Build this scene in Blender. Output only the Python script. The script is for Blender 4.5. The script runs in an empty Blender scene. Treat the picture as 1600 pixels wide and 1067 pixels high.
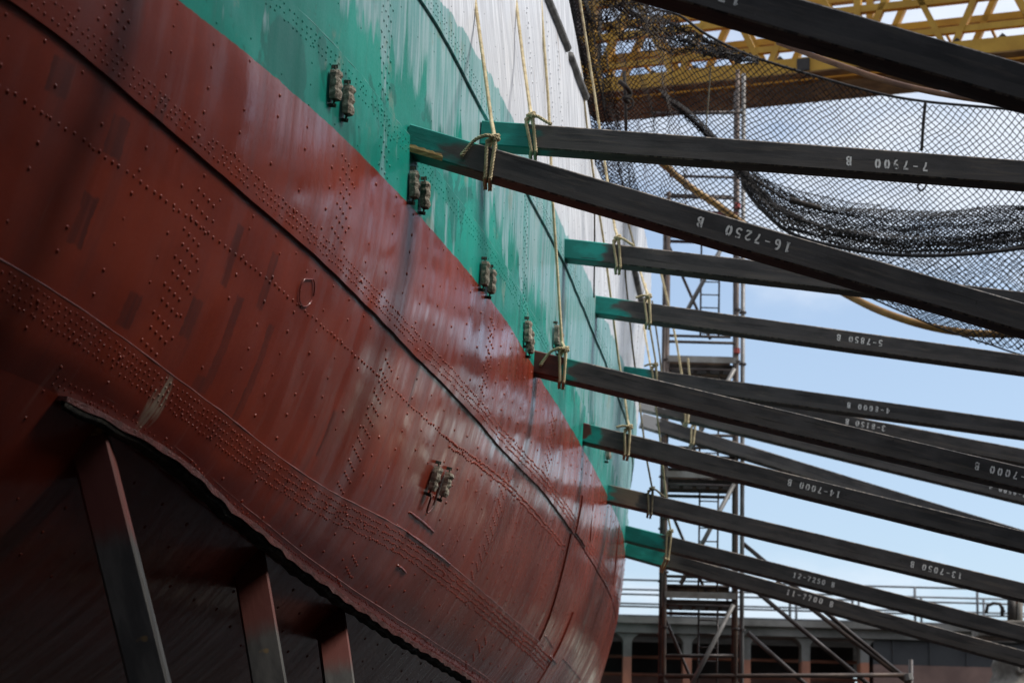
import bpy, bmesh, math, random
import numpy as np
from mathutils import Vector, Matrix, noise

random.seed(7)
scene = bpy.context.scene
COL = scene.collection
rad = math.radians

# ------------------------------------------------------------------ camera
# 85 mm lens standing on the dock floor, tilted up along the ship's side
FPX, PITCH, ROLL, CAMZ = 3778.0, rad(13.4), rad(1.5), 1.7
cam_data = bpy.data.cameras.new('camera')
cam = bpy.data.objects.new('camera', cam_data)
COL.objects.link(cam)
scene.camera = cam
cam_data.sensor_width = 36.0
cam_data.lens = 36.0 * FPX / 1600.0
cam_data.clip_end = 5000
_f = Vector((0, math.cos(PITCH), math.sin(PITCH)))
_u0 = Vector((0, -math.sin(PITCH), math.cos(PITCH)))
_r0 = Vector((1, 0, 0))
CU = _u0 * math.cos(ROLL) - _r0 * math.sin(ROLL)
CR = _r0 * math.cos(ROLL) + _u0 * math.sin(ROLL)
CF = _f
CP = Vector((0, 0, CAMZ))
_m = Matrix((CR, CU, -CF)).transposed().to_4x4()
_m.translation = CP
cam.matrix_world = _m
cam_data.dof.use_dof = True
cam_data.dof.focus_distance = 27.0
cam_data.dof.aperture_fstop = 2.0

# ------------------------------------------------------------------ world, sun, exposure
SUN_EL, SUN_AZ = rad(48), rad(94)          # azimuth measured from +Y towards +X
world = bpy.data.worlds.new('World')
scene.world = world
world.use_nodes = True
wn, wl = world.node_tree.nodes, world.node_tree.links
wn.clear()
w_out = wn.new('ShaderNodeOutputWorld')
w_bg = wn.new('ShaderNodeBackground')
w_sky = wn.new('ShaderNodeTexSky')
w_sky.sky_type = 'NISHITA'
w_sky.sun_disc = False
w_sky.sun_elevation = SUN_EL
w_sky.sun_rotation = SUN_AZ
w_sky.air_density = 1.0
w_sky.dust_density = 1.6
w_sky.ozone_density = 1.2
w_tc = wn.new('ShaderNodeTexCoord')
w_map = wn.new('ShaderNodeMapping')
w_map.inputs['Scale'].default_value = (1.0, 1.0, 2.6)
w_map.inputs['Location'].default_value = (0.35, 0.1, 0.42)
w_noise = wn.new('ShaderNodeTexNoise')
w_noise.inputs['Scale'].default_value = 4.2
w_noise.inputs['Detail'].default_value = 9
w_noise.inputs['Roughness'].default_value = 0.55
w_ramp = wn.new('ShaderNodeMapRange')
w_ramp.interpolation_type = 'SMOOTHSTEP'
w_ramp.inputs['From Min'].default_value = 0.47
w_ramp.inputs['From Max'].default_value = 0.66
w_ramp.inputs['To Min'].default_value = 0.1
w_ramp.inputs['To Max'].default_value = 0.85
w_mix = wn.new('ShaderNodeMix')
w_mix.data_type = 'RGBA'
w_mix.inputs['B'].default_value = (5.2, 5.5, 6.0, 1)
wl.new(w_tc.outputs['Generated'], w_map.inputs['Vector'])
wl.new(w_map.outputs['Vector'], w_noise.inputs['Vector'])
w_sep = wn.new('ShaderNodeSeparateXYZ')
wl.new(w_tc.outputs['Generated'], w_sep.inputs[0])
w_ma = wn.new('ShaderNodeMath')                    # more cloud overhead than along the horizon
w_ma.operation = 'MULTIPLY_ADD'
w_ma.inputs[1].default_value = 0.8
w_ma.inputs[2].default_value = -0.20
wl.new(w_sep.outputs['Z'], w_ma.inputs[0])
w_cl = wn.new('ShaderNodeClamp')
w_cl.inputs['Min'].default_value = -0.2
w_cl.inputs['Max'].default_value = 0.12
wl.new(w_ma.outputs[0], w_cl.inputs['Value'])
w_add = wn.new('ShaderNodeMath')
w_add.operation = 'ADD'
wl.new(w_noise.outputs['Fac'], w_add.inputs[0])
wl.new(w_cl.outputs[0], w_add.inputs[1])
wl.new(w_add.outputs[0], w_ramp.inputs['Value'])
wl.new(w_ramp.outputs['Result'], w_mix.inputs['Factor'])
wl.new(w_sky.outputs['Color'], w_mix.inputs['A'])
wl.new(w_mix.outputs['Result'], w_bg.inputs['Color'])
w_bg.inputs['Strength'].default_value = 0.15
wl.new(w_bg.outputs['Background'], w_out.inputs['Surface'])

sun_data = bpy.data.lights.new('sun', 'SUN')
sun_data.energy = 3.2
sun_data.angle = rad(24)
sun_data.color = (1.0, 0.95, 0.88)
sun = bpy.data.objects.new('sun', sun_data)
COL.objects.link(sun)
_sd = Vector((math.sin(SUN_AZ) * math.cos(SUN_EL), math.cos(SUN_AZ) * math.cos(SUN_EL), math.sin(SUN_EL)))
sun.rotation_euler = _sd.to_track_quat('Z', 'Y').to_euler()

scene.view_settings.view_transform = 'Standard'
scene.view_settings.look = 'None'
scene.view_settings.exposure = 0.3
scene.view_settings.gamma = 1.0
scene.render.engine = 'CYCLES'
scene.cycles.use_denoising = True
scene.cycles.max_bounces = 6
scene.cycles.diffuse_bounces = 3
scene.cycles.glossy_bounces = 3

# ------------------------------------------------------------------ geometry of the view
def ray(u, v):
    return CF + CR * ((u - 800.0) / FPX) + CU * ((533.5 - v) / FPX)

def pt(u, v, Z):
    """the point seen at photo position (u,v), Z metres in front of the lens plane"""
    return CP + ray(u, v) * Z

def pty(u, v, Y):
    d = ray(u, v)
    return CP + d * (Y / d.y)

def px(p):
    q = Vector(p) - CP
    Z = q.dot(CF)
    return 800 + FPX * q.dot(CR) / Z, 533.5 - FPX * q.dot(CU) / Z, Z

# ------------------------------------------------------------------ mesh helpers
class MB:
    def __init__(self):
        self.v, self.f, self.uv = [], [], None

    def add(self, verts, faces):
        o = len(self.v)
        self.v.extend([tuple(x) for x in verts])
        self.f.extend([tuple(i + o for i in q) for q in faces])

    def box(self, c, ax, ay, az):
        """box about c with half-axis vectors"""
        c, ax, ay, az = Vector(c), Vector(ax), Vector(ay), Vector(az)
        vs = [c + ax * i + ay * j + az * k for i in (-1, 1) for j in (-1, 1) for k in (-1, 1)]
        fs = [(0, 1, 3, 2), (4, 6, 7, 5), (0, 4, 5, 1), (2, 3, 7, 6), (0, 2, 6, 4), (1, 5, 7, 3)]
        self.add(vs, fs)

    def bar(self, a, b, w, h, up=(0, 0, 1)):
        a, b = Vector(a), Vector(b)
        d = (b - a)
        L = d.length
        d.normalize()
        s = d.cross(Vector(up))
        if s.length < 1e-5:
            s = d.cross(Vector((1, 0, 0)))
        s.normalize()
        t = s.cross(d)
        self.box((a + b) / 2, d * (L / 2), s * (w / 2), t * (h / 2))

    def tube(self, path, r, n=8, cap=True, closed=False):
        P = [Vector(p) for p in path]
        m = len(P)
        rr = r if hasattr(r, '__len__') else [r] * m
        T = []
        for i in range(m):
            if closed:
                t = P[(i + 1) % m] - P[i - 1]
            else:
                t = P[min(i + 1, m - 1)] - P[max(i - 1, 0)]
            if t.length < 1e-9:
                t = Vector((0, 0, 1))
            T.append(t.normalized())
        ref = Vector((0, 0, 1)) if abs(T[0].z) < .9 else Vector((1, 0, 0))
        nrm = (ref - T[0] * ref.dot(T[0])).normalized()
        vs = []
        for i in range(m):
            nrm = nrm - T[i] * nrm.dot(T[i])
            if nrm.length < 1e-6:
                nrm = T[i].orthogonal()
            nrm.normalize()
            bn = T[i].cross(nrm)
            for k in range(n):
                a = 2 * math.pi * k / n
                vs.append(P[i] + (nrm * math.cos(a) + bn * math.sin(a)) * rr[i])
        fs = []
        for i in range(m if closed else m - 1):
            j = (i + 1) % m
            for k in range(n):
                k2 = (k + 1) % n
                fs.append((i * n + k, i * n + k2, j * n + k2, j * n + k))
        if cap and not closed:
            fs.append(tuple(range(n - 1, -1, -1)))
            fs.append(tuple((m - 1) * n + k for k in range(n)))
        self.add(vs, fs)

    def build(self, name, mat, parent=None, smooth=False, bevel=0.0, uvs=None):
        me = bpy.data.meshes.new(name)
        me.from_pydata(self.v, [], self.f)
        if uvs is not None:
            lay = me.uv_layers.new(name='UVMap')
            li = np.empty(len(me.loops), dtype=np.int32)
            me.loops.foreach_get('vertex_index', li)
            arr = np.asarray(uvs, dtype=np.float32)[li]
            lay.data.foreach_set('uv', arr.ravel())
        me.materials.append(mat)
        if smooth:
            me.polygons.foreach_set('use_smooth', [True] * len(me.polygons))
        me.update()
        o = bpy.data.objects.new(name, me)
        COL.objects.link(o)
        if bevel > 0:
            b = o.modifiers.new('bevel', 'BEVEL')
            b.width = bevel
            b.segments = 2
            b.limit_method = 'ANGLE'
        if parent is not None:
            o.parent = parent
        return o

def thing(name, label, cat, group=None):
    o = bpy.data.objects.new(name, None)
    COL.objects.link(o)
    return tag(o, label, cat, group)

def tag(o, label, cat, group=None):
    o['label'] = label
    o['category'] = cat
    if group:
        o['group'] = group
    return o

def struct(o):
    o['kind'] = 'structure'
    return o

def resample(P, step):
    P = [Vector(p) for p in P]
    out = [P[0].copy()]
    for a, b in zip(P, P[1:]):
        n = max(1, int((b - a).length / step))
        for i in range(1, n + 1):
            out.append(a.lerp(b, i / n))
    return out

def spline(P, n=12):
    """Catmull-Rom through the points"""
    P = [Vector(p) for p in P]
    Q = [P[0] * 2 - P[1]] + P + [P[-1] * 2 - P[-2]]
    out = []
    for i in range(1, len(Q) - 2):
        a, b, c, d = Q[i - 1], Q[i], Q[i + 1], Q[i + 2]
        for k in range(n):
            t = k / n
            out.append(.5 * ((2 * b) + (c - a) * t + (2 * a - 5 * b + 4 * c - d) * t * t + (3 * b - a - 3 * c + d) * t ** 3))
    out.append(P[-1])
    return out

# ------------------------------------------------------------------ material helpers
class NT:
    def __init__(self, name):
        self.m = bpy.data.materials.new(name)
        self.m.use_nodes = True
        self.n, self.l = self.m.node_tree.nodes, self.m.node_tree.links
        self.n.clear()
        self.out = self.n.new('ShaderNodeOutputMaterial')
        self.p = self.n.new('ShaderNodeBsdfPrincipled')
        self.l.new(self.p.outputs['BSDF'], self.out.inputs['Surface'])
        self._uv = None

    def setv(self, sock, v):
        if hasattr(v, 'is_output') or isinstance(v, bpy.types.NodeSocket):
            self.l.new(v, sock)
        else:
            sock.default_value = v

    def uv(self):
        if self._uv is None:
            self._uv = self.n.new('ShaderNodeUVMap').outputs['UV']
        return self._uv

    def obj(self):
        return self.n.new('ShaderNodeTexCoord').outputs['Object']

    def mapping(self, vec, scale=(1, 1, 1), loc=(0, 0, 0), rot=(0, 0, 0)):
        m = self.n.new('ShaderNodeMapping')
        self.l.new(vec, m.inputs['Vector'])
        m.inputs['Scale'].default_value = scale
        m.inputs['Location'].default_value = loc
        m.inputs['Rotation'].default_value = rot
        return m.outputs['Vector']

    def noise(self, vec, scale=1.0, detail=4, rough=.55, dist=0.0):
        t = self.n.new('ShaderNodeTexNoise')
        self.l.new(vec, t.inputs['Vector'])
        t.inputs['Scale'].default_value = scale
        t.inputs['Detail'].default_value = detail
        t.inputs['Roughness'].default_value = rough
        t.inputs['Distortion'].default_value = dist
        return t.outputs['Fac']

    def rng(self, v, a, b, lo=0.0, hi=1.0, smooth=True):
        r = self.n.new('ShaderNodeMapRange')
        r.interpolation_type = 'SMOOTHSTEP' if smooth else 'LINEAR'
        self.setv(r.inputs['Value'], v)
        r.inputs['From Min'].default_value = a
        r.inputs['From Max'].default_value = b
        r.inputs['To Min'].default_value = lo
        r.inputs['To Max'].default_value = hi
        return r.outputs['Result']

    def math(self, op, a, b=0.0, c=0.0):
        t = self.n.new('ShaderNodeMath')
        t.operation = op
        self.setv(t.inputs[0], a)
        self.setv(t.inputs[1], b)
        if op in ('MULTIPLY_ADD',):
            self.setv(t.inputs[2], c)
        return t.outputs[0]

    def mix(self, f, a, b):
        t = self.n.new('ShaderNodeMix')
        t.data_type = 'RGBA'
        self.setv(t.inputs['Factor'], f)
        for s, v in (('A', a), ('B', b)):
            if isinstance(v, tuple):
                v = v if len(v) == 4 else v + (1.0,)
            self.setv(t.inputs[s], v)
        return t.outputs['Result']

    def sep(self, vec):
        t = self.n.new('ShaderNodeSeparateXYZ')
        self.l.new(vec, t.inputs[0])
        return t.outputs

    def bump(self, h, strength=.3, dist=.01):
        b = self.n.new('ShaderNodeBump')
        b.inputs['Strength'].default_value = strength
        b.inputs['Distance'].default_value = dist
        self.l.new(h, b.inputs['Height'])
        self.l.new(b.outputs['Normal'], self.p.inputs['Normal'])

    def set(self, **kw):
        for k, v in kw.items():
            k = k.replace('_', ' ')
            if isinstance(v, tuple) and len(v) == 3:
                v = v + (1.0,)
            self.setv(self.p.inputs[k], v)
        return self.m

def simple(name, c, c2=None, rough=.6, scale=6.0, metal=0.0, bump=.2, amp=(.35, .68), stretch=(1, 1, 1), bdist=.005):
    t = NT(name)
    o = t.mapping(t.obj(), stretch)
    n = t.noise(o, scale, 6, .6)
    c2 = c2 or tuple(x * .55 for x in c)
    col = t.mix(t.rng(n, *amp), c2, c)
    t.bump(t.noise(o, scale * 6, 4, .6), bump, bdist)
    return t.set(Base_Color=col, Roughness=t.rng(n, .3, .7, min(1, rough + .12), max(.05, rough - .1)), Metallic=metal)

# ------------------------------------------------------------------ the hull surface
PL = [(-16, 2), (-10.5, 6), (-6.0, 12), (-3.8, 16), (-2.81, 18.53), (-2.3, 20.01), (-1.84, 21.36), (-1.49, 22.7),
      (-1.11, 24.32), (-.74, 25.95), (-.32, 27.84), (0, 29.75), (.31, 31.93), (.67, 34.29), (1.08, 36.95),
      (1.68, 41.35), (2.22, 46.0), (2.44, 49.5), (2.52, 54), (2.5, 60), (2.35, 68), (1.9, 80), (1.0, 95)]
_yy = np.linspace(0, 95, 1901)
_xx = np.interp(_yy, [p[1] for p in PL], [p[0] for p in PL])
_k = np.exp(-.5 * (np.arange(-60, 61) / 24.0) ** 2)
_k /= _k.sum()
_xs = np.convolve(np.pad(_xx, 60, mode='reflect', reflect_type='odd'), _k, 'valid')
NZ = [0.6, 1.6, 2.2, 2.8, 3.5, 4.2, 5.07, 6.0, 6.8, 7.6, 8.2, 8.9, 11.6, 15.0, 24]
NO = [-8.2, -7, -5.2, -3.9, -2.75, -1.9, -1.15, -.62, -.36, -.16, -.04, 0, 0, -.4, -1.4]
FO = [-8.2, -7, -5.2, -3.9, -2.9, -2.1, -1.4, -.74, -.38, -.17, -.06, 0, .2, .5, .7]
_zz = np.linspace(.6, 24, 1200)
def _sm(tab):
    a = np.interp(_zz, NZ, tab)
    k = np.exp(-.5 * (np.arange(-45, 46) / 14.0) ** 2)
    k /= k.sum()
    return np.convolve(np.pad(a, 45, mode='reflect', reflect_type='odd'), k, 'valid')
_no, _fo = _sm(NO), _sm(FO)
CENTRE = -7.5

def hull_x(y, z):
    y, z = np.asarray(y, float), np.asarray(z, float)
    t = np.clip((y - 28) / 24.0, 0, 1)
    t = t * t * (3 - 2 * t)
    x = np.interp(y, _yy, _xs) + (1 - t) * np.interp(z, _zz, _no) + t * np.interp(z, _zz, _fo)
    # faint hollows between frames and slow unfairness of the plating
    bay = .35 + .65 * np.sin(y * 1.13 + 1.7 * np.sin(z * 1.1 + y * .31)) * np.sin(z * 1.9 + 1.3 * np.sin(y * .77))
    x = x - .0042 * np.cos(2 * np.pi * y / .65) * bay * np.clip((z - 5) / 1.0, 0, 1)
    x = x + .007 * np.sin(y * 1.9 + z * 1.3) * np.sin(z * 2.1 - y * .7) + .003 * np.sin(y * 4.7 + 2.2 * np.sin(z * 2.7)) * np.sin(z * 4.1 + 1.9 * np.sin(y * 1.7))
    return np.maximum(x, CENTRE + .02 * z)

def hull_n(y, z, e=.06):
    dxy = (hull_x(y + e, z) - hull_x(y - e, z)) / (2 * e)
    dxz = (hull_x(y, z + e) - hull_x(y, z - e)) / (2 * e)
    n = np.stack([np.ones_like(dxy), -dxy, -dxz], -1)
    return n / np.linalg.norm(n, axis=-1, keepdims=True)

def cast(u, v):
    """where the line of sight meets the hull: (y, z)"""
    d = ray(u, v)
    t = np.arange(9, 70, .01)
    X, Y, Z = d.x * t, d.y * t, CAMZ + d.z * t
    s = hull_x(Y, Z) - X
    i = int(np.argmax(s > 0))
    if not s[i] > 0:
        return None
    return float(Y[i]), float(Z[i])

def H(y, z, off=0.0):
    p = Vector((float(hull_x(y, z)), y, z))
    if off:
        n = hull_n(np.array([y]), np.array([z]))[0]
        p += Vector(n) * off
    return p

def curve_yz(pts, lo=2.0, hi=80.0, smooth=1):
    """photo polyline -> height along the hull as a function of y"""
    q = sorted([c for c in (cast(*p) for p in pts) if c])
    ys = [a for a, b in q]
    zs = [b for a, b in q]
    g = np.linspace(lo, hi, 800)
    zz = np.interp(g, ys, zs)
    k = np.exp(-.5 * (np.arange(-30, 31) / 8.0) ** 2)
    k /= k.sum()
    zz = np.convolve(np.pad(zz, 30, mode='edge'), k, 'valid')
    return lambda y: np.interp(y, g, zz)

seamA = curve_yz([(50, 20), (190, 145), (360, 290), (500, 410), (620, 530), (700, 610), (770, 690), (850, 770), (885, 820), (925, 880), (950, 925)])
seamB = curve_yz([(0, 400), (150, 500), (270, 590), (400, 690), (480, 750), (620, 820), (700, 880), (840, 1000)])
seamC = curve_yz([(655, 0), (700, 70), (762, 200), (826, 310), (880, 410), (925, 520), (950, 580), (980, 665)])
seamD = curve_yz([(521, 71), (570, 133), (619, 195), (680, 265), (720, 323)])
seamK = curve_yz([(105, 618), (200, 672), (300, 762), (400, 842), (500, 917), (600, 982), (700, 1040)])
midrow = curve_yz([(0, 130), (200, 270), (420, 440), (560, 560), (700, 690), (800, 760), (880, 850)])
def ztop(y):
    return np.interp(y, [0, 36.0, 37.1, 37.9, 38.4, 41.5, 43.5, 80], [16.4, 16.0, 15.2, 14.5, 13.9, 13.95, 14.9, 15.2])

LAP = .03
def strake_off(y, z):
    if z < seamB(y):
        k0 = float(seamK(y))
        return LAP * min(1.0, max(0.0, (z - k0) / (float(seamB(y)) - k0) / .4))
    if z < seamA(y):
        return 0.0
    if z < seamD(y):
        return LAP
    if z < seamC(y):
        return 0.0
    return LAP

# ------------------------------------------------------------------ hull paint
STRIPS = [(134, 300, 124, 388, .10), (208, 457, 196, 512, .10), (306, 467, 290, 528, .09), (374, 352, 350, 448, .07),
          (372, 462, 328, 600, .07), (420, 505, 366, 665, .06), (436, 400, 400, 480, .07), (100, 95, 88, 150, .14),
          (190, 185, 172, 245, .12), (320, 590, 308, 612, .14), (250, 150, 240, 200, .07), (655, 560, 640, 640, .05), (520, 640, 500, 715, .06)]
def hull_material(name='hull_paint', coat=1.0):
    t = NT(name)
    uv = t.uv()
    y, z = t.sep(uv)[0], t.sep(uv)[1]
    streak = t.noise(t.mapping(uv, (3.2, .42, 1)), 1.0, 7, .62)
    streak2 = t.noise(t.mapping(uv, (9.0, .6, 1), (3, 7, 0)), 1.0, 5, .6)
    blot = t.noise(t.mapping(uv, (.55, .8, 1), (11, 2, 0)), 1.0, 5, .55)
    fine = t.noise(uv, 26.0, 5, .65)
    speck = t.noise(t.mapping(uv, (1, .7, 1), (5, 1, 0)), 38.0, 3, .7)
    # red antifouling
    red = t.mix(t.rng(blot, .35, .7), (.20, .025, .011), (.30, .043, .018))
    red = t.mix(t.math('MULTIPLY', t.rng(streak, .52, .75), .55), red, (.11, .022, .016))
    # touched-up strips of darker paint that follow the frames
    wob = t.math('MULTIPLY', t.math('SUBTRACT', t.noise(uv, 9.0, 4, .6), .5), .09)
    acc = None
    for (ut, vt, ub, vb, wd) in STRIPS:
        (ya, za), (yb, zb) = cast(ut, vt), cast(ub, vb)
        zm, hz, ym = (za + zb) / 2, abs(za - zb) / 2, (ya + yb) / 2
        dy = t.math('SUBTRACT', t.math('ABSOLUTE', t.math('SUBTRACT', y, ym)), wd)
        dz = t.math('SUBTRACT', t.math('ABSOLUTE', t.math('SUBTRACT', z, zm)), hz)
        d = t.math('ADD', t.math('MAXIMUM', dy, dz), wob)
        f = t.rng(d, -.012, .015, 1, 0)
        acc = f if acc is None else t.math('MAXIMUM', acc, f)
    red = t.mix(t.math('MULTIPLY', acc, t.rng(streak2, .35, .65, .7, .25)), red, (.050, .018, .017))
    red = t.mix(t.math('MULTIPLY', t.rng(fine, .55, .8), .3), red, (.36, .09, .055))
    red = t.mix(t.math('MULTIPLY', t.rng(streak2, .62, .80), .4), red, (.34, .17, .14))
    red = t.mix(t.rng(speck, .735, .775, 0, .75), red, (.33, .27, .21))
    # one long scrape down to primer on the bilge strake
    cy, cz = cast(240, 628)
    dy = t.math('SUBTRACT', y, cy)
    dz = t.math('SUBTRACT', z, cz)
    dd = t.math('ADD', t.math('POWER', t.math('MULTIPLY', t.math('ADD', dy, t.math('MULTIPLY', dz, .05)), 6.0), 2.0),
                t.math('POWER', t.math('MULTIPLY', dz, 3.6), 2.0))
    scr = t.math('MULTIPLY', t.rng(dd, .45, 1.0, 1, 0), t.rng(t.noise(t.mapping(uv, (14, 2.2, 1)), 1.0, 5, .7), .42, .56))
    red = t.mix(t.math('MULTIPLY', scr, .85), red, (.34, .29, .22))
    # teal boot topping
    teal = t.mix(t.rng(blot, .34, .68), (.004, .215, .165), (.006, .325, .25))
    teal = t.mix(t.math('MULTIPLY', t.rng(streak, .5, .72), .6), teal, (.035, .16, .135))
    teal = t.mix(t.math('MULTIPLY', t.rng(t.noise(t.mapping(uv, (.9, .75, 1), (14, 22, 0)), 1.0, 5, .6, .6), .53, .56), .6), teal, (.004, .115, .09))
    wornz = t.math('ADD', t.rng(t.math('ADD', t.math('MULTIPLY', y, .045), z), 10.6, 12.2), t.rng(t.noise(t.mapping(uv, (.8, .5, 1), (40, 3, 0)), 1.0, 4, .6), .5, .62, 0, .35))
    worn = t.math('MULTIPLY', t.rng(t.math('ADD', t.math('MULTIPLY', streak, .75), t.math('MULTIPLY', wornz, .26)), .47, .56), .85)
    teal = t.mix(worn, teal, t.mix(t.rng(streak2, .4, .6), (.14, .34, .34), (.33, .47, .50)))
    teal = t.mix(t.math('MULTIPLY', t.rng(t.noise(t.mapping(uv, (1.3, 1.1, 1), (4, 30, 0)), 1.0, 6, .65), .58, .66), .55), teal, (.21, .27, .21))
    teal = t.mix(t.rng(speck, .70, .76, 0, .8), teal, (.40, .42, .34))
    teal = t.mix(t.rng(t.noise(t.mapping(uv, (1, .45, 1), (9, 9, 0)), 21.0, 3, .6), .70, .74, 0, .7), teal, (.02, .045, .04))
    # weathered white topside
    white = t.mix(t.rng(streak2, .38, .66), (.50, .52, .56), (.76, .78, .82))
    white = t.mix(t.math('MULTIPLY', t.rng(streak, .50, .72), .55), white, (.33, .33, .36))
    white = t.mix(t.rng(t.noise(t.mapping(uv, (4, .5, 1), (2, 17, 0)), 1.0, 4, .6), .64, .72, 0, .5), white, (.30, .22, .16))
    # paint edges
    e1 = t.math('ADD', 8.905, t.math('MULTIPLY', t.math('SUBTRACT', t.noise(uv, 7.0, 3, .6), .5), .03))
    f1 = t.rng(t.math('SUBTRACT', z, e1), -.006, .006)
    e2 = t.math('ADD', 11.6, t.math('MULTIPLY', t.math('SUBTRACT', t.noise(t.mapping(uv, (1.2, .6, 1)), 1.0, 6, .7), .5), .5))
    f2 = t.rng(t.math('SUBTRACT', z, e2), -.012, .012)
    col = t.mix(f2, t.mix(f1, red, teal), white)
    rough = t.rng(t.math('ADD', t.math('MULTIPLY', streak, .6), t.math('MULTIPLY', fine, .4)), .36, .64, .2, .42)
    h = t.math('ADD', t.math('MULTIPLY', t.noise(uv, 48.0, 4, .65), .7), t.math('MULTIPLY', t.noise(t.mapping(uv, (7, 1.6, 1)), 1.0, 6, .65), 1.8))
    h = t.math('ADD', h, t.math('MULTIPLY', t.noise(t.mapping(uv, (1.5, 1.1, 1), (3, 3, 0)), 1.0, 3, .5), 4.0))
    t.bump(h, .22, .004)
    m = t.set(Base_Color=col, Roughness=t.math('ADD', rough, .22))
    t.p.inputs['Specular IOR Level'].default_value = .16
    cb = t.n.new('ShaderNodeBump')
    cb.inputs['Strength'].default_value = .16
    cb.inputs['Distance'].default_value = .004
    t.l.new(h, cb.inputs['Height'])
    t.l.new(cb.outputs['Normal'], t.p.inputs['Coat Normal'])
    t.setv(t.p.inputs['Coat Weight'], t.math('MULTIPLY', t.rng(f1, 0, 1, 1.0 * coat, .2 * coat, False), t.rng(t.math('ADD', t.math('MULTIPLY', streak2, .6), t.math('MULTIPLY', fine, .4)), .38, .58, .5, 1.0)))
    t.p.inputs['Coat IOR'].default_value = 1.75
    t.setv(t.p.inputs['Coat Roughness'], t.rng(streak, .36, .62, .09, .26))
    return m

M_HULL = hull_material()
M_RIVET = hull_material('rivet_paint', .25)            # same paint with less gloss coat, to cut glints on the heads

# ------------------------------------------------------------------ ship
ship = thing('ship', 'riveted steel ship hull painted red, teal and white standing in the dry dock', 'ship')

def strake(name, zlo, zhi, off, nz, y0=3.0, y1=76.0, mat=None, ramp=0.0):
    ys = np.concatenate([np.arange(y0, 14, .4), np.arange(14, 52, .1), np.arange(52, y1, .4)])
    ny = len(ys)
    t = np.linspace(0, 1, nz)
    lo, hi = zlo(ys), zhi(ys)
    Y = np.repeat(ys[:, None], nz, 1)
    Z = lo[:, None] + (hi - lo)[:, None] * t[None, :]
    X = hull_x(Y, Z)
    N = hull_n(Y, Z)
    P = np.stack([X, Y, Z], -1)
    Pin = P - N * .03
    P = P + N * (off * np.clip(t / ramp, 0, 1)[None, :, None] if ramp else off)
    vs = [tuple(p) for p in P.reshape(-1, 3)]
    uv = [(a, b) for a, b in zip(Y.ravel(), Z.ravel())]
    fs = []
    for i in range(ny - 1):
        for j in range(nz - 1):
            a = i * nz + j
            fs.append((a, a + nz, a + nz + 1, a + 1))
    nsurf = len(fs)
    # thickness along the two long edges
    base = len(vs)
    for j, side in ((0, 0), (nz - 1, 1)):
        st = len(vs)
        for i in range(ny):
            vs.append(tuple(P[i, j])); uv.append((Y[i, j], Z[i, j]))
            vs.append(tuple(Pin[i, j])); uv.append((Y[i, j], Z[i, j]))
        for i in range(ny - 1):
            a = st + i * 2
            fs.append((a, a + 1, a + 3, a + 2) if side == 0 else (a, a + 2, a + 3, a + 1))
    b = MB()
    b.v, b.f = vs, fs
    o = b.build(name, mat or M_HULL, ship, uvs=uv)
    sm = np.zeros(len(fs), bool)
    sm[:nsurf] = True
    o.data.polygons.foreach_set('use_smooth', sm)
    return o

cz = lambda c: (lambda y: np.full_like(np.asarray(y, float), c))
strake('bottom_plating', cz(.75), lambda y: seamK(y), 0.0, 34)
strake('hull_strake', lambda y: seamK(y), lambda y: seamB(y), LAP, 11, ramp=.4)
strake('hull_strake', lambda y: seamB(y) - .1, lambda y: seamA(y) + .1, 0.0, 18)
strake('hull_strake', lambda y: seamA(y), lambda y: seamD(y), LAP, 26)
strake('hull_strake', lambda y: seamD(y) - .1, lambda y: seamC(y) + .1, 0.0, 14)
strake('hull_strake', lambda y: seamC(y), ztop, LAP, 36)

# far side, deck and keel close the hull so that no light leaks through it
M_PLAIN = simple('hull_red_plain', (.17, .035, .022), rough=.6, scale=2)
b = MB()
ys = np.arange(3.0, 76.0, 1.0)
prof = [.75, 2, 4, 6, 8.9, 12, 13.9]
for i, y in enumerate(ys):
    for z in prof:
        x = float(hull_x(y, z))
        b.v.append((2 * CENTRE - x - .1, y, z))
n = len(prof)
for i in range(len(ys) - 1):
    for j in range(n - 1):
        a = i * n + j
        b.f.append((a, a + 1, a + n + 1, a + n))
b.build('far_side_plating', M_PLAIN, ship, smooth=True)
b = MB()
for y in ys:
    x = float(hull_x(y, 13.9)) - .05
    b.v += [(x, y, 13.88), (2 * CENTRE - x, y, 13.88)]
for i in range(len(ys) - 1):
    b.f.append((2 * i, 2 * i + 2, 2 * i + 3, 2 * i + 1))
b.build('deck', M_PLAIN, ship)
b = MB()
b.box((CENTRE, 40, .52), (.35, 0, 0), (0, 36, 0), (0, 0, .5))
b.build('keel', M_PLAIN, ship)

# ---- rivets: one small dome each, all joined (thousands, about 4 pixels across)
RIV = []
def rv(y, z, r=.019):
    RIV.append((y, z, r))

def on_frame(y, z):
    return 13 < y < 53
rng = np.random.RandomState(3)
def row(zf, dz, y0, y1, pitch, r=.018, skip=.02, phase=0):
    y = y0 + phase
    while y < y1:
        if rng.rand() > skip:
            rv(y + rng.normal(0, .009), float(zf(y)) + dz + rng.normal(0, .006), r * rng.uniform(.85, 1.12))
        y += pitch
for k in range(3):                                    # seam A: three rows above the lap
    row(seamA, .075 + .065 * k, 14, 52, .085, .0155, .06, .04 * (k % 2))
row(seamA, -.09, 14, 24, .5, .018, .2)
for k in range(4):                                    # seam B: rows below the lap
    row(seamB, -.06 - .058 * k, 14, 52, .08, .0145, .05, .04 * (k % 2))
for k in range(2):
    row(seamK, .05 + .05 * k, 18.6, 50, .09, .013, .05)
row(midrow, 0, 14, 28, .11, .019, .02)
for k in range(2):
    row(midrow, -.06 * k, 27.3 + .4 * k, 37.5, .1, .019, .01)
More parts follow.
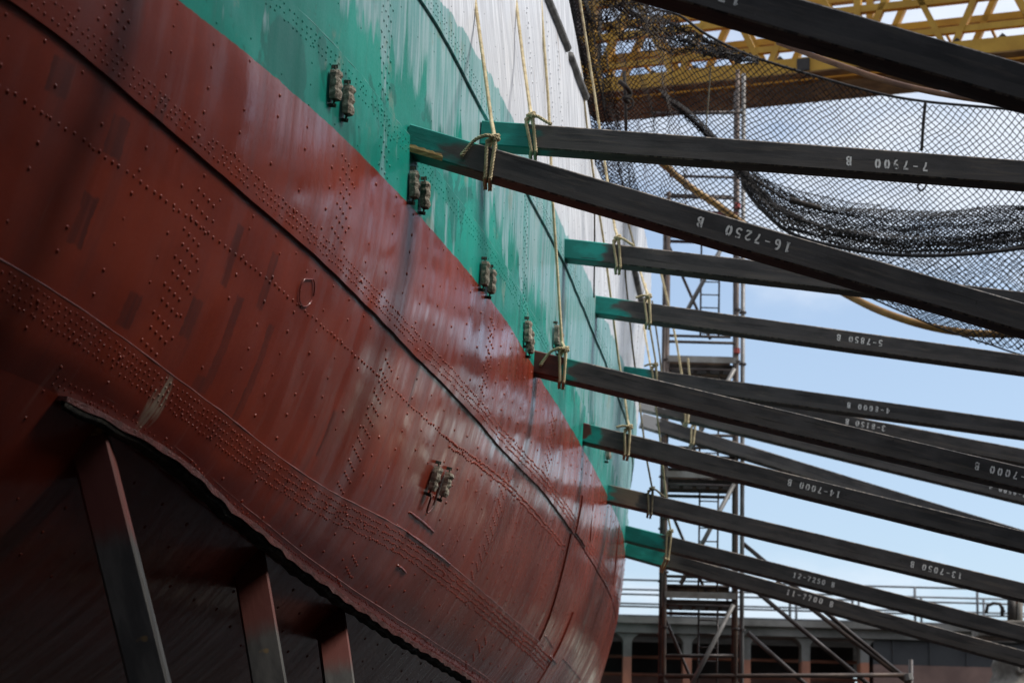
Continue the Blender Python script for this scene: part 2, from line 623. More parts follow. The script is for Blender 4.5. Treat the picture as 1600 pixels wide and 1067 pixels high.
for k in range(3):                                    # seam D (below) and seam C (above)
    row(seamD, -.08 - .07 * k, 17, 34, .1, .014, .12)
    row(seamC, .07 + .07 * k, 20, 50, .1, .015, .08)
yf = 14.0
while yf < 51:                                        # frame rows
    z = 4.3 + rng.rand() * .2
    while z < 14.0:
        ok = min(abs(z - seamA(yf)), abs(z - seamB(yf))) > .1
        if ok and rng.rand() > (.14 if z < 8.9 else .4):
            rv(yf + rng.normal(0, .008), z, rng.uniform(.015, .021) if z < 8.9 else .013)
        z += .205 + rng.normal(0, .012)
    yf += .65
def butt(y, za, zb, n=4, step=.12):                   # butt straps: short groups of rivets
    z = za
    k = 0
    while z < zb:
        for i in range(n):
            rv(y - .16 + .1 * i + (.05 if k % 2 else 0), z - .018 * i, .019)
        z += step
        k += 1
for (u, v) in [(290, 400), (580, 650), (770, 820)]:
    yb = cast(u, v)[0]
    butt(yb, float(seamB(yb)) + .1, float(seamA(yb)) - .15)
for (u, v) in [(535, 290), (760, 550), (860, 660), (175, -20)]:
    yb = cast(u, v)[0]
    butt(yb, float(seamA(yb)) + .35, 8.8)
for (u, v) in [(330, 690), (560, 860), (760, 990)]:
    yb = cast(u, v)[0]
    butt(yb, float(seamK(yb)) + .15, float(seamB(yb)) - .35)
for (u, v) in [(600, 150), (820, 400)]:
    yb = cast(u, v)[0]
    butt(yb, 9.0, 11.0, 4, .14)
for (u, v) in [(855, 110), (870, 140), (820, 30), (943, 430), (993, 540)]:   # double rows on the white topside
    c = cast(u, v)
    if c:
        for k in range(16):
            rv(c[0] + (.0 if k % 2 else .1), c[1] - .9 + .11 * k, .022)

A = np.array(RIV)
keepm = (A[:, 2] > 0) & (A[:, 1] < ztop(A[:, 0]) - .05)
A = A[keepm]
yy, zz, rr = A[:, 0], A[:, 1], A[:, 2]
offs = np.array([strake_off(a, c) for a, c in zip(yy, zz)])
Nn = hull_n(yy, zz)
C0 = np.stack([hull_x(yy, zz), yy, zz], -1) + Nn * (offs - .002)[:, None]
T1 = np.cross(Nn, np.array([0, 0, 1.0]))
T1 /= np.linalg.norm(T1, axis=1, keepdims=True)
T2 = np.cross(Nn, T1)
SEG = 7
vs = []
for h, q in ((0, 1.0), (.36, .87), (.58, .5)):
    for k in range(SEG):
        a = 2 * math.pi * k / SEG
        vs.append(C0 + Nn * (rr * h)[:, None] + (T1 * math.cos(a) + T2 * math.sin(a)) * (rr * q)[:, None])
vs.append(C0 + Nn * (rr * .64)[:, None])
V = np.stack(vs, 1)                                   # rivet, vert, xyz
nv = V.shape[1]
fl = []
for ring in (0, 1):
    for k in range(SEG):
        k2 = (k + 1) % SEG
        fl.append((ring * SEG + k2, ring * SEG + k, (ring + 1) * SEG + k, (ring + 1) * SEG + k2))
for k in range(SEG):
    fl.append((2 * SEG + (k + 1) % SEG, 2 * SEG + k, 3 * SEG))
b = MB()
b.v = [tuple(p) for p in V.reshape(-1, 3)]
for i in range(len(A)):
    o = i * nv
    b.f.extend([tuple(x + o for x in q) for q in fl])
uvr = np.repeat(np.stack([yy, zz], -1), nv, 0)
o = b.build('rivets', M_RIVET, ship, smooth=True, uvs=uvr)
o['kind'] = 'stuff'

# ---- bilge keel: a fin standing off the turn of the bilge
M_FIN = simple('bilge_keel_paint', (.21, .06, .05), (.10, .035, .03), rough=.4, scale=7, bump=.8, bdist=.02)
b = MB()
ysk = np.arange(18.75, 52, .12)
b_tip, b_low, b_root = [], [], []
for i, y in enumerate(ysk):
    zr = float(seamK(y))
    root = H(y, zr, LAP)
    nn = Vector(hull_n(np.array([y]), np.array([zr]))[0])
    out = (nn + Vector((0, 0, .30))).normalized()
    dwn = out.cross(Vector((0, 1, 0))).normalized()
    if dwn.z > 0:
        dwn = -dwn
    w = .25 * min(1.0, .12 + (y - 18.7) / 1.6)
    wob = .02 * math.sin(y * 3.1) + .012 * math.sin(y * 7.3 + 1)
    tip = root + out * (w + wob)
    th = .028 + .006 * math.sin(y * 11)
    b_tip.append(tip); b_low.append(tip + dwn * th * 1.6); b_root.append(root + dwn * th * 1.8)
    b.v += [root - out * .05, tip - dwn * th * .2, tip + dwn * th * 1.6, root + dwn * th * 1.8 - out * .05]
for i in range(len(ysk) - 1):
    for k in range(4):
        a, c = i * 4 + k, i * 4 + (k + 1) % 4
        b.f.append((a, c, c + 4, a + 4))
b.f.append((3, 2, 1, 0))
bk = b.build('bilge_keel', M_FIN, ship)
# shell and slime crust left along the underside of the fin
M_CRUST = simple('fouling_crust', (.05, .045, .03), (.012, .010, .008), rough=.95, scale=12, bump=1.0, bdist=.03)
b = MB()
for i, y in enumerate(ysk):
    tip, low, root = Vector(b_tip[i]), Vector(b_low[i]), Vector(b_root[i])
    k = .55 + .45 * noise.noise(Vector((y * 2.3, 0, 0)))
    dn = (low - tip).normalized()
    jj = lambda: random.uniform(-.012, .012)
    b.v += [low - dn * .004 + (root - low) * .06, low + dn * (.035 + .02 * k + jj() * .5) + (root - low) * .12, low + dn * (.05 + .03 * k + jj() * .5) + (root - low) * .5, root]
for i in range(len(ysk) - 1):
    for k in range(4):
        a, c = i * 4 + k, i * 4 + (k + 1) % 4
        b.f.append((a, c, c + 4, a + 4))
b.build('fouling_crust', M_CRUST, bk, smooth=True)

# ---- doubler plates welded over the far bilge, with their own edges
def plate(yl, zlo, zhi, y1, off, nz=24, ny=60, name='doubler_plate'):
    zs = np.linspace(zlo, zhi, nz)
    b = MB()
    uv = []
    for j, z in enumerate(zs):
        a = float(yl(z))
        for i in range(ny):
            y = a + (y1 - a) * (i / (ny - 1)) ** 1.3
            b.v.append(tuple(H(y, z, off)))
            uv.append((y, z))
    for j in range(nz - 1):
        for i in range(ny - 1):
            a = j * ny + i
            b.f.append((a, a + 1, a + ny + 1, a + ny))
    ns = len(b.f)
    st = len(b.v)
    for j, z in enumerate(zs):                         # left edge thickness
        a = float(yl(z))
        b.v += [tuple(H(a, z, off)), tuple(H(a, z, -.01))]
        uv += [(a, z), (a, z)]
    for j in range(nz - 1):
        q = st + 2 * j
        b.f.append((q, q + 2, q + 3, q + 1))
    st = len(b.v)
    for i in range(ny):                                # top edge thickness
        z = zs[-1]
        a = float(yl(z))
        y = a + (y1 - a) * (i / (ny - 1)) ** 1.3
        b.v += [tuple(H(y, z, off)), tuple(H(y, z, -.01))]
        uv += [(y, z), (y, z)]
    for i in range(ny - 1):
        q = st + 2 * i
        b.f.append((q, q + 1, q + 3, q + 2))
    o = b.build(name, M_HULL, ship, uvs=uv)
    sm = np.zeros(len(b.f), bool)
    sm[:ns] = True
    o.data.polygons.foreach_set('use_smooth', sm)
    return o

ye = cast(892, 830)[0]
ye2 = cast(826, 1040)[0]
plate(lambda z: np.interp(z, [4.5, 7.6], [ye2, ye]), 4.6, float(seamA(ye)) - .03, 56, .022)
c1 = cast(893, 955)
plate(lambda z: c1[0] + (c1[1] - z) * .05, 4.6, c1[1], 56, .042)
c2 = cast(900, 812)
plate(lambda z: c2[0] + (8.1 - z) * .02, float(seamA(c2[0])) + .03, float(seamA(c2[0])) + .62, c2[0] + 1.5, LAP + .02, nz=8, ny=14)

# weld beads and small welded strips
def bead(pts, r=.01, off=.0, name='weld_bead'):
    P = []
    for p in pts:
        c = cast(*p)
        P.append(c)
    pts3 = []
    for (y0, z0), (y1, z1) in zip(P, P[1:]):
        n = max(2, int(math.hypot(y1 - y0, z1 - z0) / .06))
        for i in range(n + (1 if (y1, z1) == P[-1] else 0)):
            t = i / n
            y, z = y0 + (y1 - y0) * t, z0 + (z1 - z0) * t
            pts3.append((y, z))
    path = [H(y, z, off + strake_off(y, z) + .002) for y, z in pts3]
    b = MB()
    b.tube(path, [r * (1 + .35 * random.uniform(-1, 1)) for _ in path], 6)
    uv = np.repeat(np.array(pts3), 6, 0)
    return b.build(name, M_HULL, ship, smooth=True, uvs=uv)

def seam_edge(zf, y0, y1, r, off, name):
    ysb = np.arange(y0, y1, .15)
    path = [H(y, float(zf(y)), off) for y in ysb]
    b = MB()
    b.tube(path, [r * random.uniform(.7, 1.3) for _ in path], 6)
    return b.build(name, M_SEAM, ship, smooth=True)
M_SEAM = simple('seam_lit_edge', (.30, .11, .09), (.17, .05, .04), rough=.4, scale=3)  # paler bead colour stands in for light caught on the lap edges
M_SEAMG = simple('seam_lit_edge_teal', (.10, .30, .26), (.02, .2, .16), rough=.45, scale=3)
seam_edge(seamB, 14, 39, .009, .024, 'seam_edge')
o = seam_edge(seamD, 20, 32, .010, .02, 'seam_edge')
o.data.materials[0] = M_SEAMG
seam_edge(lambda y: seamK(y) + .14, 19, 48, .007, .012, 'seam_edge')
bead([(640, 800), (660, 815), (677, 831)], .016)
bead([(617, 881), (624, 885), (631, 893)], .014)
bead([(620, 820), (660, 850), (700, 880)], .013)
bead([(965, 818), (960, 870), (955, 914)], .014)
bead([(924, 785), (921, 815), (919, 845)], .012)
bead([(850, 992), (856, 1000), (862, 1010)], .012, .02)
bead([(856, 1023), (861, 1028), (866, 1034)], .012, .02)
bead([(876, 1026), (890, 1042), (905, 1060)], .012, .04)
# ring pad
c = cast(478, 455)
path = []
for k in range(20):
    a = 2 * math.pi * k / 20
    if 5 <= k <= 7:
        continue
    path.append(H(c[0] + .17 * math.cos(a), c[1] + .14 * math.sin(a), .012))
b = MB()
b.tube(path, .007, 6)
b.build('lifting_pad', M_HULL, ship, smooth=True, uvs=[(c[0], c[1])] * len(b.v))

# half-round moulding along the topside
M_GREY = simple('moulding_grey', (.20, .19, .18), (.09, .085, .08), rough=.55, scale=5)
for seg in ([(838, -30), (850, 0), (866, 38), (881, 76)], [(885, 88), (897, 120), (910, 152)], [(985, 415), (991, 443), (997, 470)]):
    cc = [cast(*p) for p in seg]
    path = resample([H(y, z, LAP + .02) for y, z in cc if z < ztop(y) + .3], .2)
    b = MB()
    b.tube(path, .075, 8)
    b.build('rubbing_moulding', M_GREY, ship, smooth=True)

# ---- sacrificial anodes bolted on in pairs
def anode_mat():
    t = NT('anode_metal')
    o = t.obj()
    n = t.noise(o, 16, 6, .65)
    col = t.mix(t.rng(n, .35, .66), (.14, .12, .09), (.46, .41, .32))
    t.bump(t.noise(o, 40, 5, .7), .9, .02)
    return t.set(Base_Color=col, Roughness=.85)
M_ANODE = anode_mat()
M_BRK = simple('anode_bracket_steel', (.10, .10, .075), (.03, .04, .03), rough=.8, scale=20)

def anode(u, v, L=.28, w=.12):
    c = cast(u, v)
    if c is None:
        return
    y, z = c
    off = strake_off(y, z)
    C = H(y, z, off)
    n = Vector(hull_n(np.array([y]), np.array([z]))[0])
    s = Vector((0, 0, 1)).cross(n).normalized()
    up = n.cross(s).normalized()
    b = MB()
    rows = 9
    vs = []
    for i in range(rows):
        t = -1 + 2 * i / (rows - 1)
        g = .86 if i in (3, 6) else 1.0
        e = .88 if i in (0, rows - 1) else 1.0
        for (a, d) in ((-1, .02), (-.95, .75), (-.6, 1.0), (.6, 1.0), (.95, .75), (1, .02)):
            j = 1 + random.uniform(-.07, .07)
            vs.append(C + up * (t * L / 2) + s * (a * w * .62 * e * j) + n * (.02 + d * .085 * g * e * j))
    fs = []
    for i in range(rows - 1):
        for k in range(5):
            a = i * 6 + k
            fs.append((a, a + 1, a + 7, a + 6))
        fs.append((i * 6 + 5, i * 6, i * 6 + 6, i * 6 + 11))
    fs.append((5, 4, 3, 2, 1, 0))
    q = (rows - 1) * 6
    fs.append(tuple(q + k for k in range(6)))
    b.add(vs, fs)
    o = b.build('anode', M_ANODE, ship)
    for sg in (1, -1):
        b = MB()
        b.bar(C + up * sg * (L / 2 - .02) + n * .05, C + up * sg * (L / 2 + .055) + n * .04, .03, .012, n)
        b.bar(C + up * sg * (L / 2 + .05), C + up * sg * (L / 2 + .055) + n * .06 + s * .02, .035, .014, s)
        b.build('bracket', M_BRK, o)

for (u, v) in [(511, 135), (531, 158), (635, 290), (652, 306), (747, 428), (757, 440), (815, 519), (819, 535), (864, 524),
               (869, 534), (673, 746), (690, 755), (943, 704), (985, 800)]:
    anode(u, v)
# wire bracket below the lower pair
cc = [cast(*p) for p in [(668, 772), (661, 798), (672, 785), (684, 735)]]
b = MB()
b.tube(spline([H(y, z, .05) for y, z in cc], 6), .012, 6)
b.build('anode_wire', M_FIN, ship, smooth=True)

# ------------------------------------------------------------------ dock structure
def ground_mat():
    t = NT('dock_floor_concrete')
    o = t.obj()
    n = t.noise(o, .6, 8, .6)
    col = t.mix(t.rng(n, .35, .65), (.006, .006, .005), (.017, .016, .014))
    t.bump(t.noise(o, 9, 5, .6), .4, .02)
    return t.set(Base_Color=col, Roughness=t.rng(n, .3, .7, .55, .9))
M_FLOOR = ground_mat()
b = MB()
b.add([(-900, -900, 0), (900, -900, 0), (900, 1400, 0), (-900, 1400, 0)], [(0, 1, 2, 3)])
struct(b.build('dock_floor', M_FLOOR))

M_CONC = simple('dock_wall_concrete', (.09, .08, .07), (.04, .036, .032), rough=.85, scale=.7, bump=.5, bdist=.03)
# stepped side wall on the right that carries the outer ends of the shores
b = MB()
def wx(y):
    return 6.9 + (y - 19) * .135
steps = [(0.0, 6.4), (0.9, 8.6), (1.8, 11.4)]
for k, (dx, h) in enumerate(steps):
    z0 = 0 if k == 0 else steps[k - 1][1]
    vs = []
    for y in (-14.0, 50.0):
        for x, z in ((wx(y) + dx + 3.0, z0), (wx(y) + 9, z0), (wx(y) + 9, h), (wx(y) + dx + 3.0, h)):
            vs.append((x, y, z))
    b.add(vs, [(0, 1, 2, 3), (7, 6, 5, 4), (0, 4, 5, 1), (1, 5, 6, 2), (2, 6, 7, 3), (3, 7, 4, 0)])
struct(b.build('dock_wall', M_CONC))

# unseen tall block behind the camera, added to keep sky light off the hull
b = MB()
b.box((-6, -22, 17), (32, 0, 0), (0, 7, 0), (0, 0, 17))
struct(b.build('rear_light_blocker', M_CONC))
b = MB()
b.box((-26, 40, 5.7), (2, 0, 0), (0, 54, 0), (0, 0, 5.7))  # far side of the basin, also added to darken under the hull
struct(b.build('dock_wall', M_CONC))
# unseen tall block added on the right to shade the near end of the hull
b = MB()
b.box((19.2, -9.5, 16), (7, 0, 0), (0, 28, 0), (0, 0, 16))
struct(b.build('side_light_blocker', M_CONC))
b = MB()  # unseen lower block, added to darken the reflection in the near plating
b.box((20.5, 27.5, 9), (7, 0, 0), (0, 8.8, 0), (0, 0, 9))
struct(b.build('reflection_blocker', M_CONC))

# ------------------------------------------------------------------ shores
def shore_mat(name, teal=1.0, red=0.0, pale=0.0, seed=0, sand=0.0):
    t = NT(name)
    uv = t.uv()
    L, P = t.sep(uv)[0], t.sep(uv)[1]
    uvs = t.mapping(uv, (1, 1, 1), (seed * 3.7, seed * 1.3, 0))
    grain = t.noise(t.mapping(uvs, (1.3, 16, 1)), 1.0, 6, .65)
    blot = t.noise(t.mapping(uvs, (1.6, 3.5, 1)), 1.0, 6, .6)
    fine = t.noise(uvs, 34, 4, .65)
    col = t.mix(t.rng(blot, .35, .66), (.030, .028, .028), (.070, .065, .064))
    col = t.mix(t.math('MULTIPLY', t.rng(grain, .52, .66), .65), col, (.12, .10, .082))
    col = t.mix(t.math('MULTIPLY', t.rng(t.noise(t.mapping(uvs, (.7, 11, 1), (6, 9, 0)), 1.0, 4, .6), .62, .66), .8), col, (.012, .011, .011))
    col = t.mix(t.rng(t.noise(t.mapping(uvs, (7, 9, 1), (1, 4, 0)), 1.0, 2, .5), .74, .77, 0, .9), col, (.014, .012, .011))
    col = t.mix(t.rng(fine, .72, .78, 0, .5), col, (.17, .16, .15))
    col = t.mix(t.rng(t.noise(t.mapping(uvs, (.9, 2.5, 1), (7, 3, 0)), 1.0, 5, .7), .68, .74, 0, .55), col, (.10, .048, .02))
    # dirt band along the lower part of each face, worn arrises
    Pm = t.math('MODULO', P, .2918)
    band = t.math('MULTIPLY', t.rng(t.math('ADD', Pm, t.math('MULTIPLY', t.math('SUBTRACT', blot, .5), .12)), .10, .085), .4)
    col = t.mix(band, col, (.115, .10, .088))
    edge = t.rng(t.math('ABSOLUTE', t.math('SUBTRACT', Pm, .282)), .022, .006)
    wear = t.noise(t.mapping(uvs, (9, 3, 1), (5, 5, 0)), 1.0, 5, .7)
    col = t.mix(t.math('MULTIPLY', edge, t.rng(wear, .44, .56)), col, (.24, .20, .165))
    scuff = t.noise(t.mapping(uvs, (22, 5, 1), (8, 1, 0), (0, 0, .35)), 1.0, 4, .7)
    col = t.mix(t.rng(scuff, .68, .76, 0, .45), col, (.21, .195, .18))
    nz = t.math('MULTIPLY', t.math('SUBTRACT', t.noise(t.mapping(uvs, (1.6, 4.0, 1), (2, 2, 0)), 1.0, 3, .5), .5), 1.1)
    Ln = t.math('ADD', L, nz)
    if sand > 0:
        col = t.mix(t.rng(Ln, sand + .04, sand - .06, 0, .85), col, (.26, .19, .13))
    if teal > 0:
        col = t.mix(t.math('MULTIPLY', t.rng(Ln, teal + .3, teal + .02, 0, 1), .5), col, (.13, .115, .10))
        tc = t.mix(t.rng(blot, .4, .62), (.006, .23, .19), (.010, .36, .30))
        tc = t.mix(t.rng(grain, .62, .68, 0, .8), tc, (.01, .035, .03))
        col = t.mix(t.rng(Ln, teal + .06, teal - .1), col, tc)
    if pale > 0:
        col = t.mix(t.rng(Ln, pale + .04, pale - .04), col, (.42, .41, .40))
    if red > 0:
        col = t.mix(t.rng(t.math('ADD', L, t.math('MULTIPLY', nz, .5)), red + .03, red - .03), col, t.mix(t.rng(blot, .4, .6), (.10, .02, .014), (.17, .035, .022)))
    t.bump(t.math('ADD', t.math('MULTIPLY', grain, 1.0), t.math('MULTIPLY', fine, .35)), .4, .008)
    return t.set(Base_Color=col, Roughness=t.rng(blot, .3, .7, .5, .68))

def stencil_mat():
    t = NT('stencil_white')
    o = t.obj()
    n = t.noise(o, 26, 5, .7)
    n2 = t.noise(o, 5, 3, .6)
    f = t.rng(t.math('ADD', t.math('MULTIPLY', n, .7), t.math('MULTIPLY', n2, .3)), .38, .50)
    return t.set(Base_Color=t.mix(f, (.16, .15, .145), (.86, .85, .82)), Roughness=.85)
M_WHITE = stencil_mat()
M_WOOD = simple('fresh_split_wood', (.55, .38, .15), (.30, .17, .06), rough=.8, scale=7, stretch=(1, 6, 6))

def arc(cx, cy, rx, ry, a0, a1, n=10):
    return [(cx + rx * math.cos(rad(a0 + (a1 - a0) * i / n)), cy + ry * math.sin(rad(a0 + (a1 - a0) * i / n))) for i in range(n + 1)]
W = .15
GL = {
    '0': [(arc(.3, .5, .2, .43, 100, 260), .18), (arc(.3, .5, .2, .43, -80, 80), .18)],
    '1': [([(.3, .02), (.3, .98)], .17), ([(.12, .04), (.48, .04)], .08), ([(.12, .80), (.26, .94)], .09)],
    '2': [(arc(.3, .72, .2, .2, 175, -35, 10) + [(.1, .1)], .14), ([(.08, .07), (.52, .07), (.53, .2)], .14)],
    '3': [(arc(.28, .74, .2, .19, 160, -75), .14), (arc(.28, .27, .22, .22, 80, -155), .15)],
    '4': [([(.42, .02), (.42, .98)], .16), ([(.36, .95), (.05, .32), (.32, .3)], .09), ([(.5, .3), (.6, .3)], .1)],
    '5': [([(.5, .92), (.14, .92), (.14, .55)], .13), (arc(.28, .32, .22, .25, 110, -155), .15)],
    '6': [(arc(.3, .5, .2, .44, 60, 265), .17), (arc(.32, .28, .17, .22, 120, -120), .14)],
    '7': [([(.06, .9), (.54, .9)], .16), ([(.5, .84), (.3, .42), (.24, .02)], .15)],
    '8': [(arc(.3, .73, .17, .19, 100, 440), .13), (arc(.3, .27, .2, .22, 100, 440), .14)],
    '9': [(arc(.3, .72, .18, .22, 60, 420), .13), (arc(.3, .5, .2, .44, 60, -110), .15)],
    'B': [([(.14, .02), (.14, .98)], .17), (arc(.26, .74, .22, .2, 88, -88), .14), (arc(.26, .26, .26, .21, 88, -88), .15)],
    '-': [([(.06, .5), (.54, .5)], .1)],
}
def glyphs(text, org, ex, ey, en, h, pitch=.68, flip=False):
    """stencilled figures laid on a face: org is the text centre"""
    n = len(text)
    tot = (n - 1) * pitch + .6
    out = []
    for i, ch in enumerate(text):
        if ch == ' ':
            continue
        j = Vector((random.uniform(-.03, .03), random.uniform(-.03, .03)))
        mb = MB()
        out.append(mb)
        for pl, w in GL[ch]:
            pts = [Vector((p[0] + i * pitch - tot / 2 + j.x, p[1] - .5 + j.y)) for p in pl]
            m = len(pts)
            L_, R_ = [], []
            for k in range(m):
                d = pts[min(k + 1, m - 1)] - pts[max(k - 1, 0)]
                d.normalize()
                nn = Vector((-d.y, d.x)) * (w * .62)
                L_.append(pts[k] + nn)
                R_.append(pts[k] - nn)
            def to3(p, lift):
                x, y = (p.x, p.y) if not flip else (-p.x, -p.y)
                return org + ex * (x * h) + ey * (y * h) + en * lift
            vs, fs = [], []
            for k in range(m):
                vs += [to3(L_[k], .003), to3(R_[k], .003)]
            for k in range(m - 1):
                fs.append((2 * k, 2 * k + 1, 2 * k + 3, 2 * k + 2))
            mb.add(vs, fs)
    return out

SHORES = {}
S = .30
def shore(key, name_label, a, bpt, text, tpos, mat, Yend=None, flip=True, width=S, group=None, xend=None, th=.112, chip=False):
    """a, bpt: photo positions of the top front edge at the hull and near the frame edge"""
    root = thing('shoring_timber', name_label, 'timber', group)
    if Yend is None:
        cu, cv = a[0], a[1] + 24
        c = cast(cu + 1, cv)
        Yc = c[0]
    else:
        Yc = Yend
    Yf = Yc - width / 2                                # front face plane
    Pa, Pb = pty(a[0], a[1], Yf), pty(bpt[0], bpt[1], Yf)
    ex = (Pb - Pa).normalized()
    xe = xend if xend is not None else wx(Yc) + 3.15
    L = (xe - Pa.x) / ex.x
    ey_ = Vector((0, 1, 0))
    ez = ex.cross(ey_)
    if ez.z < 0:
        ez = -ez
    A0 = Pa + ey_ * (width / 2) - ez * (width / 2)     # centre of the inner end
    hw = width / 2
    segs = 26
    ch = .014
    ring = [(-hw, -hw + ch), (-hw, hw - ch), (-hw + ch, hw), (hw - ch, hw), (hw, hw - ch), (hw, -hw + ch), (hw - ch, -hw), (-hw + ch, -hw)]
    b = MB()
    uv = []
    per = [0]
    for k in range(8):
        q, p = ring[(k + 1) % 8], ring[k]
        per.append(per[-1] + math.hypot(q[0] - p[0], q[1] - p[1]))
    for i in range(segs + 1):
        l = L * i / segs
        bow = .012 * math.sin(math.pi * i / segs) * (1 if (hash(key) % 2) else -1)
        for k in range(9):
            d, z = ring[k % 8]
            jit = random.uniform(-.0025, .0025) if 0 < i < segs else 0
            b.v.append(tuple(A0 + ex * l + ey_ * (d + jit) + ez * (z + bow + jit)))
            uv.append((l, per[k]))
    for i in range(segs):
        for k in range(8):
            q = i * 9 + k
            b.f.append((q, q + 9, q + 10, q + 1))
    for i, rev in ((0, False), (segs, True)):
        st = len(b.v)
        for k in range(8):
            b.v.append(b.v[i * 9 + k])
            uv.append((L * i / segs, .1 + ring[k][1]))
        f = tuple(st + k for k in range(8))
        b.f.append(f if not rev else f[::-1])
    body = b.build('timber', mat, root, uvs=uv)
    if text:
        tp = pty(tpos[0], tpos[1], Yf)
        l = (tp - Pa).dot(ex)
        org = Pa + ex * l - ez * (width * tpos[2])
        for g in glyphs(text, org, ex, ez, Vector((0, -1, 0)), th * random.uniform(.92, 1.04), random.uniform(.88, 1.0), flip):
            g.build('stencilled_figure', M_WHITE, root)
    SHORES[key] = dict(Pa=Pa, ex=ex, ez=ez, ey=ey_, A0=A0, Y=Yc, w=width, root=root, L=L)
    if chip:
        g = MB()
        c0 = Pa - ez * (width * .88) - Vector((0, .004, 0))
        n = 14
        vs, fs = [], []
        for i in range(n + 1):
            t = i / n
            w1 = .05 * (1 - .3 * t) * (1 if i < n else .4) + .006 * math.sin(i * 2.1)
            p = c0 + ex * (.44 * t + .0)
            vs += [p + ez * w1, p + ez * (.01) + Vector((0, -.006, 0)), p - ez * (width * .12)]
        for i in range(n):
            for k in range(2):
                q = i * 3 + k
                fs.append((q, q + 1, q + 4, q + 3))
        g.add(vs, fs)
        g.build('split_wood', M_WOOD, root)
    return root

GR = 'numbered black shores propping the hull'
sm_ = lambda k, **kw: shore_mat('shore_paint_%s' % k, seed=k, **kw)
shore('17', 'thick out-of-focus black shore crossing the top right corner', (303, -275), (1600, 101), '17-7200 B', (1078, -52, .5), sm_(17, teal=.8), Yend=18.0, group=GR)
shore('16', 'black shore numbered 16-7250 with split teal end', (641, 193), (1600, 471), '16-7250  B', (1168, 345, .5), sm_(16, teal=.58), group=GR, chip=True)
shore('7', 'black shore numbered 7-7900 with teal end, highest row against the net', (753, 188), (1600, 252), '7-7900  B', (1387, 235, .55), sm_(7, teal=.75), group=GR, th=.115)
shore('6', 'black shore with teal end passing behind the shore numbered 16', (880, 372), (1600, 457), None, None, sm_(6, teal=.62), group=GR)
shore('5', 'black shore numbered 5-7850 with teal end', (928, 461), (1600, 553), '5-7850 B', (1345, 517, .5), sm_(5, teal=.5), group=GR)
shore('4', 'black shore numbered 4-8000 seen above the shore with red end', (971, 571), (1600, 659), '4-8000 B', (1358, 625, .5), sm_(4, teal=.45), group=GR)
shore('3', 'dark shore numbered 3-8150 just under the one numbered 4-8000', (990, 585), (1600, 700), '3-8150 B', (1355, 646, .45), sm_(3, teal=.4), Yend=46.5, group=GR)
shore('2', 'dark shore with pale end numbered 2-8500 below the red ended shore', (1002, 617), (1600, 762), '2-8500 B', (1578, 750, .5), sm_(2, teal=0, pale=.5), Yend=49.8, group=GR)
shore('1', 'farthest dark shore with pale end, crossing behind the one numbered 14-7000', (1005, 645), (1600, 827), None, None, sm_(1, teal=0, pale=.4), Yend=53.0, group=GR, xend=14.5)
shore('15', 'long black shore with red painted end numbered 15-7000', (832, 546), (1600, 728), '15-7000 B', (1578, 722, .5), sm_(15, teal=.62, red=.42), group=GR)
shore('14', 'black shore numbered 14-7000 with red and teal end', (908, 659), (1440, 789), '14-7000 B', (1275, 748, .5), sm_(14, teal=.40, red=.13), group=GR)
shore('13', 'black shore numbered 13-7050 with teal and sandy end', (946, 755), (1600, 911), '13-7050 B', (1465, 879, .45), sm_(13, teal=.16, red=.05, sand=.62), group=GR)
shore('12', 'upper of two bundled shores, numbered 12-7250, with teal end', (978, 820), (1600, 978), '12-7250 B', (1274, 896, .45), sm_(12, teal=.8), Yend=47.2, group=GR, flip=False, th=.115)
shore('11', 'lower of two bundled shores, numbered 11-7700, with teal end', (981, 845), (1600, 1015), '11-7700 B', (1268, 924, .45), sm_(11, teal=.8), Yend=48.4, group=GR, flip=False, th=.115)

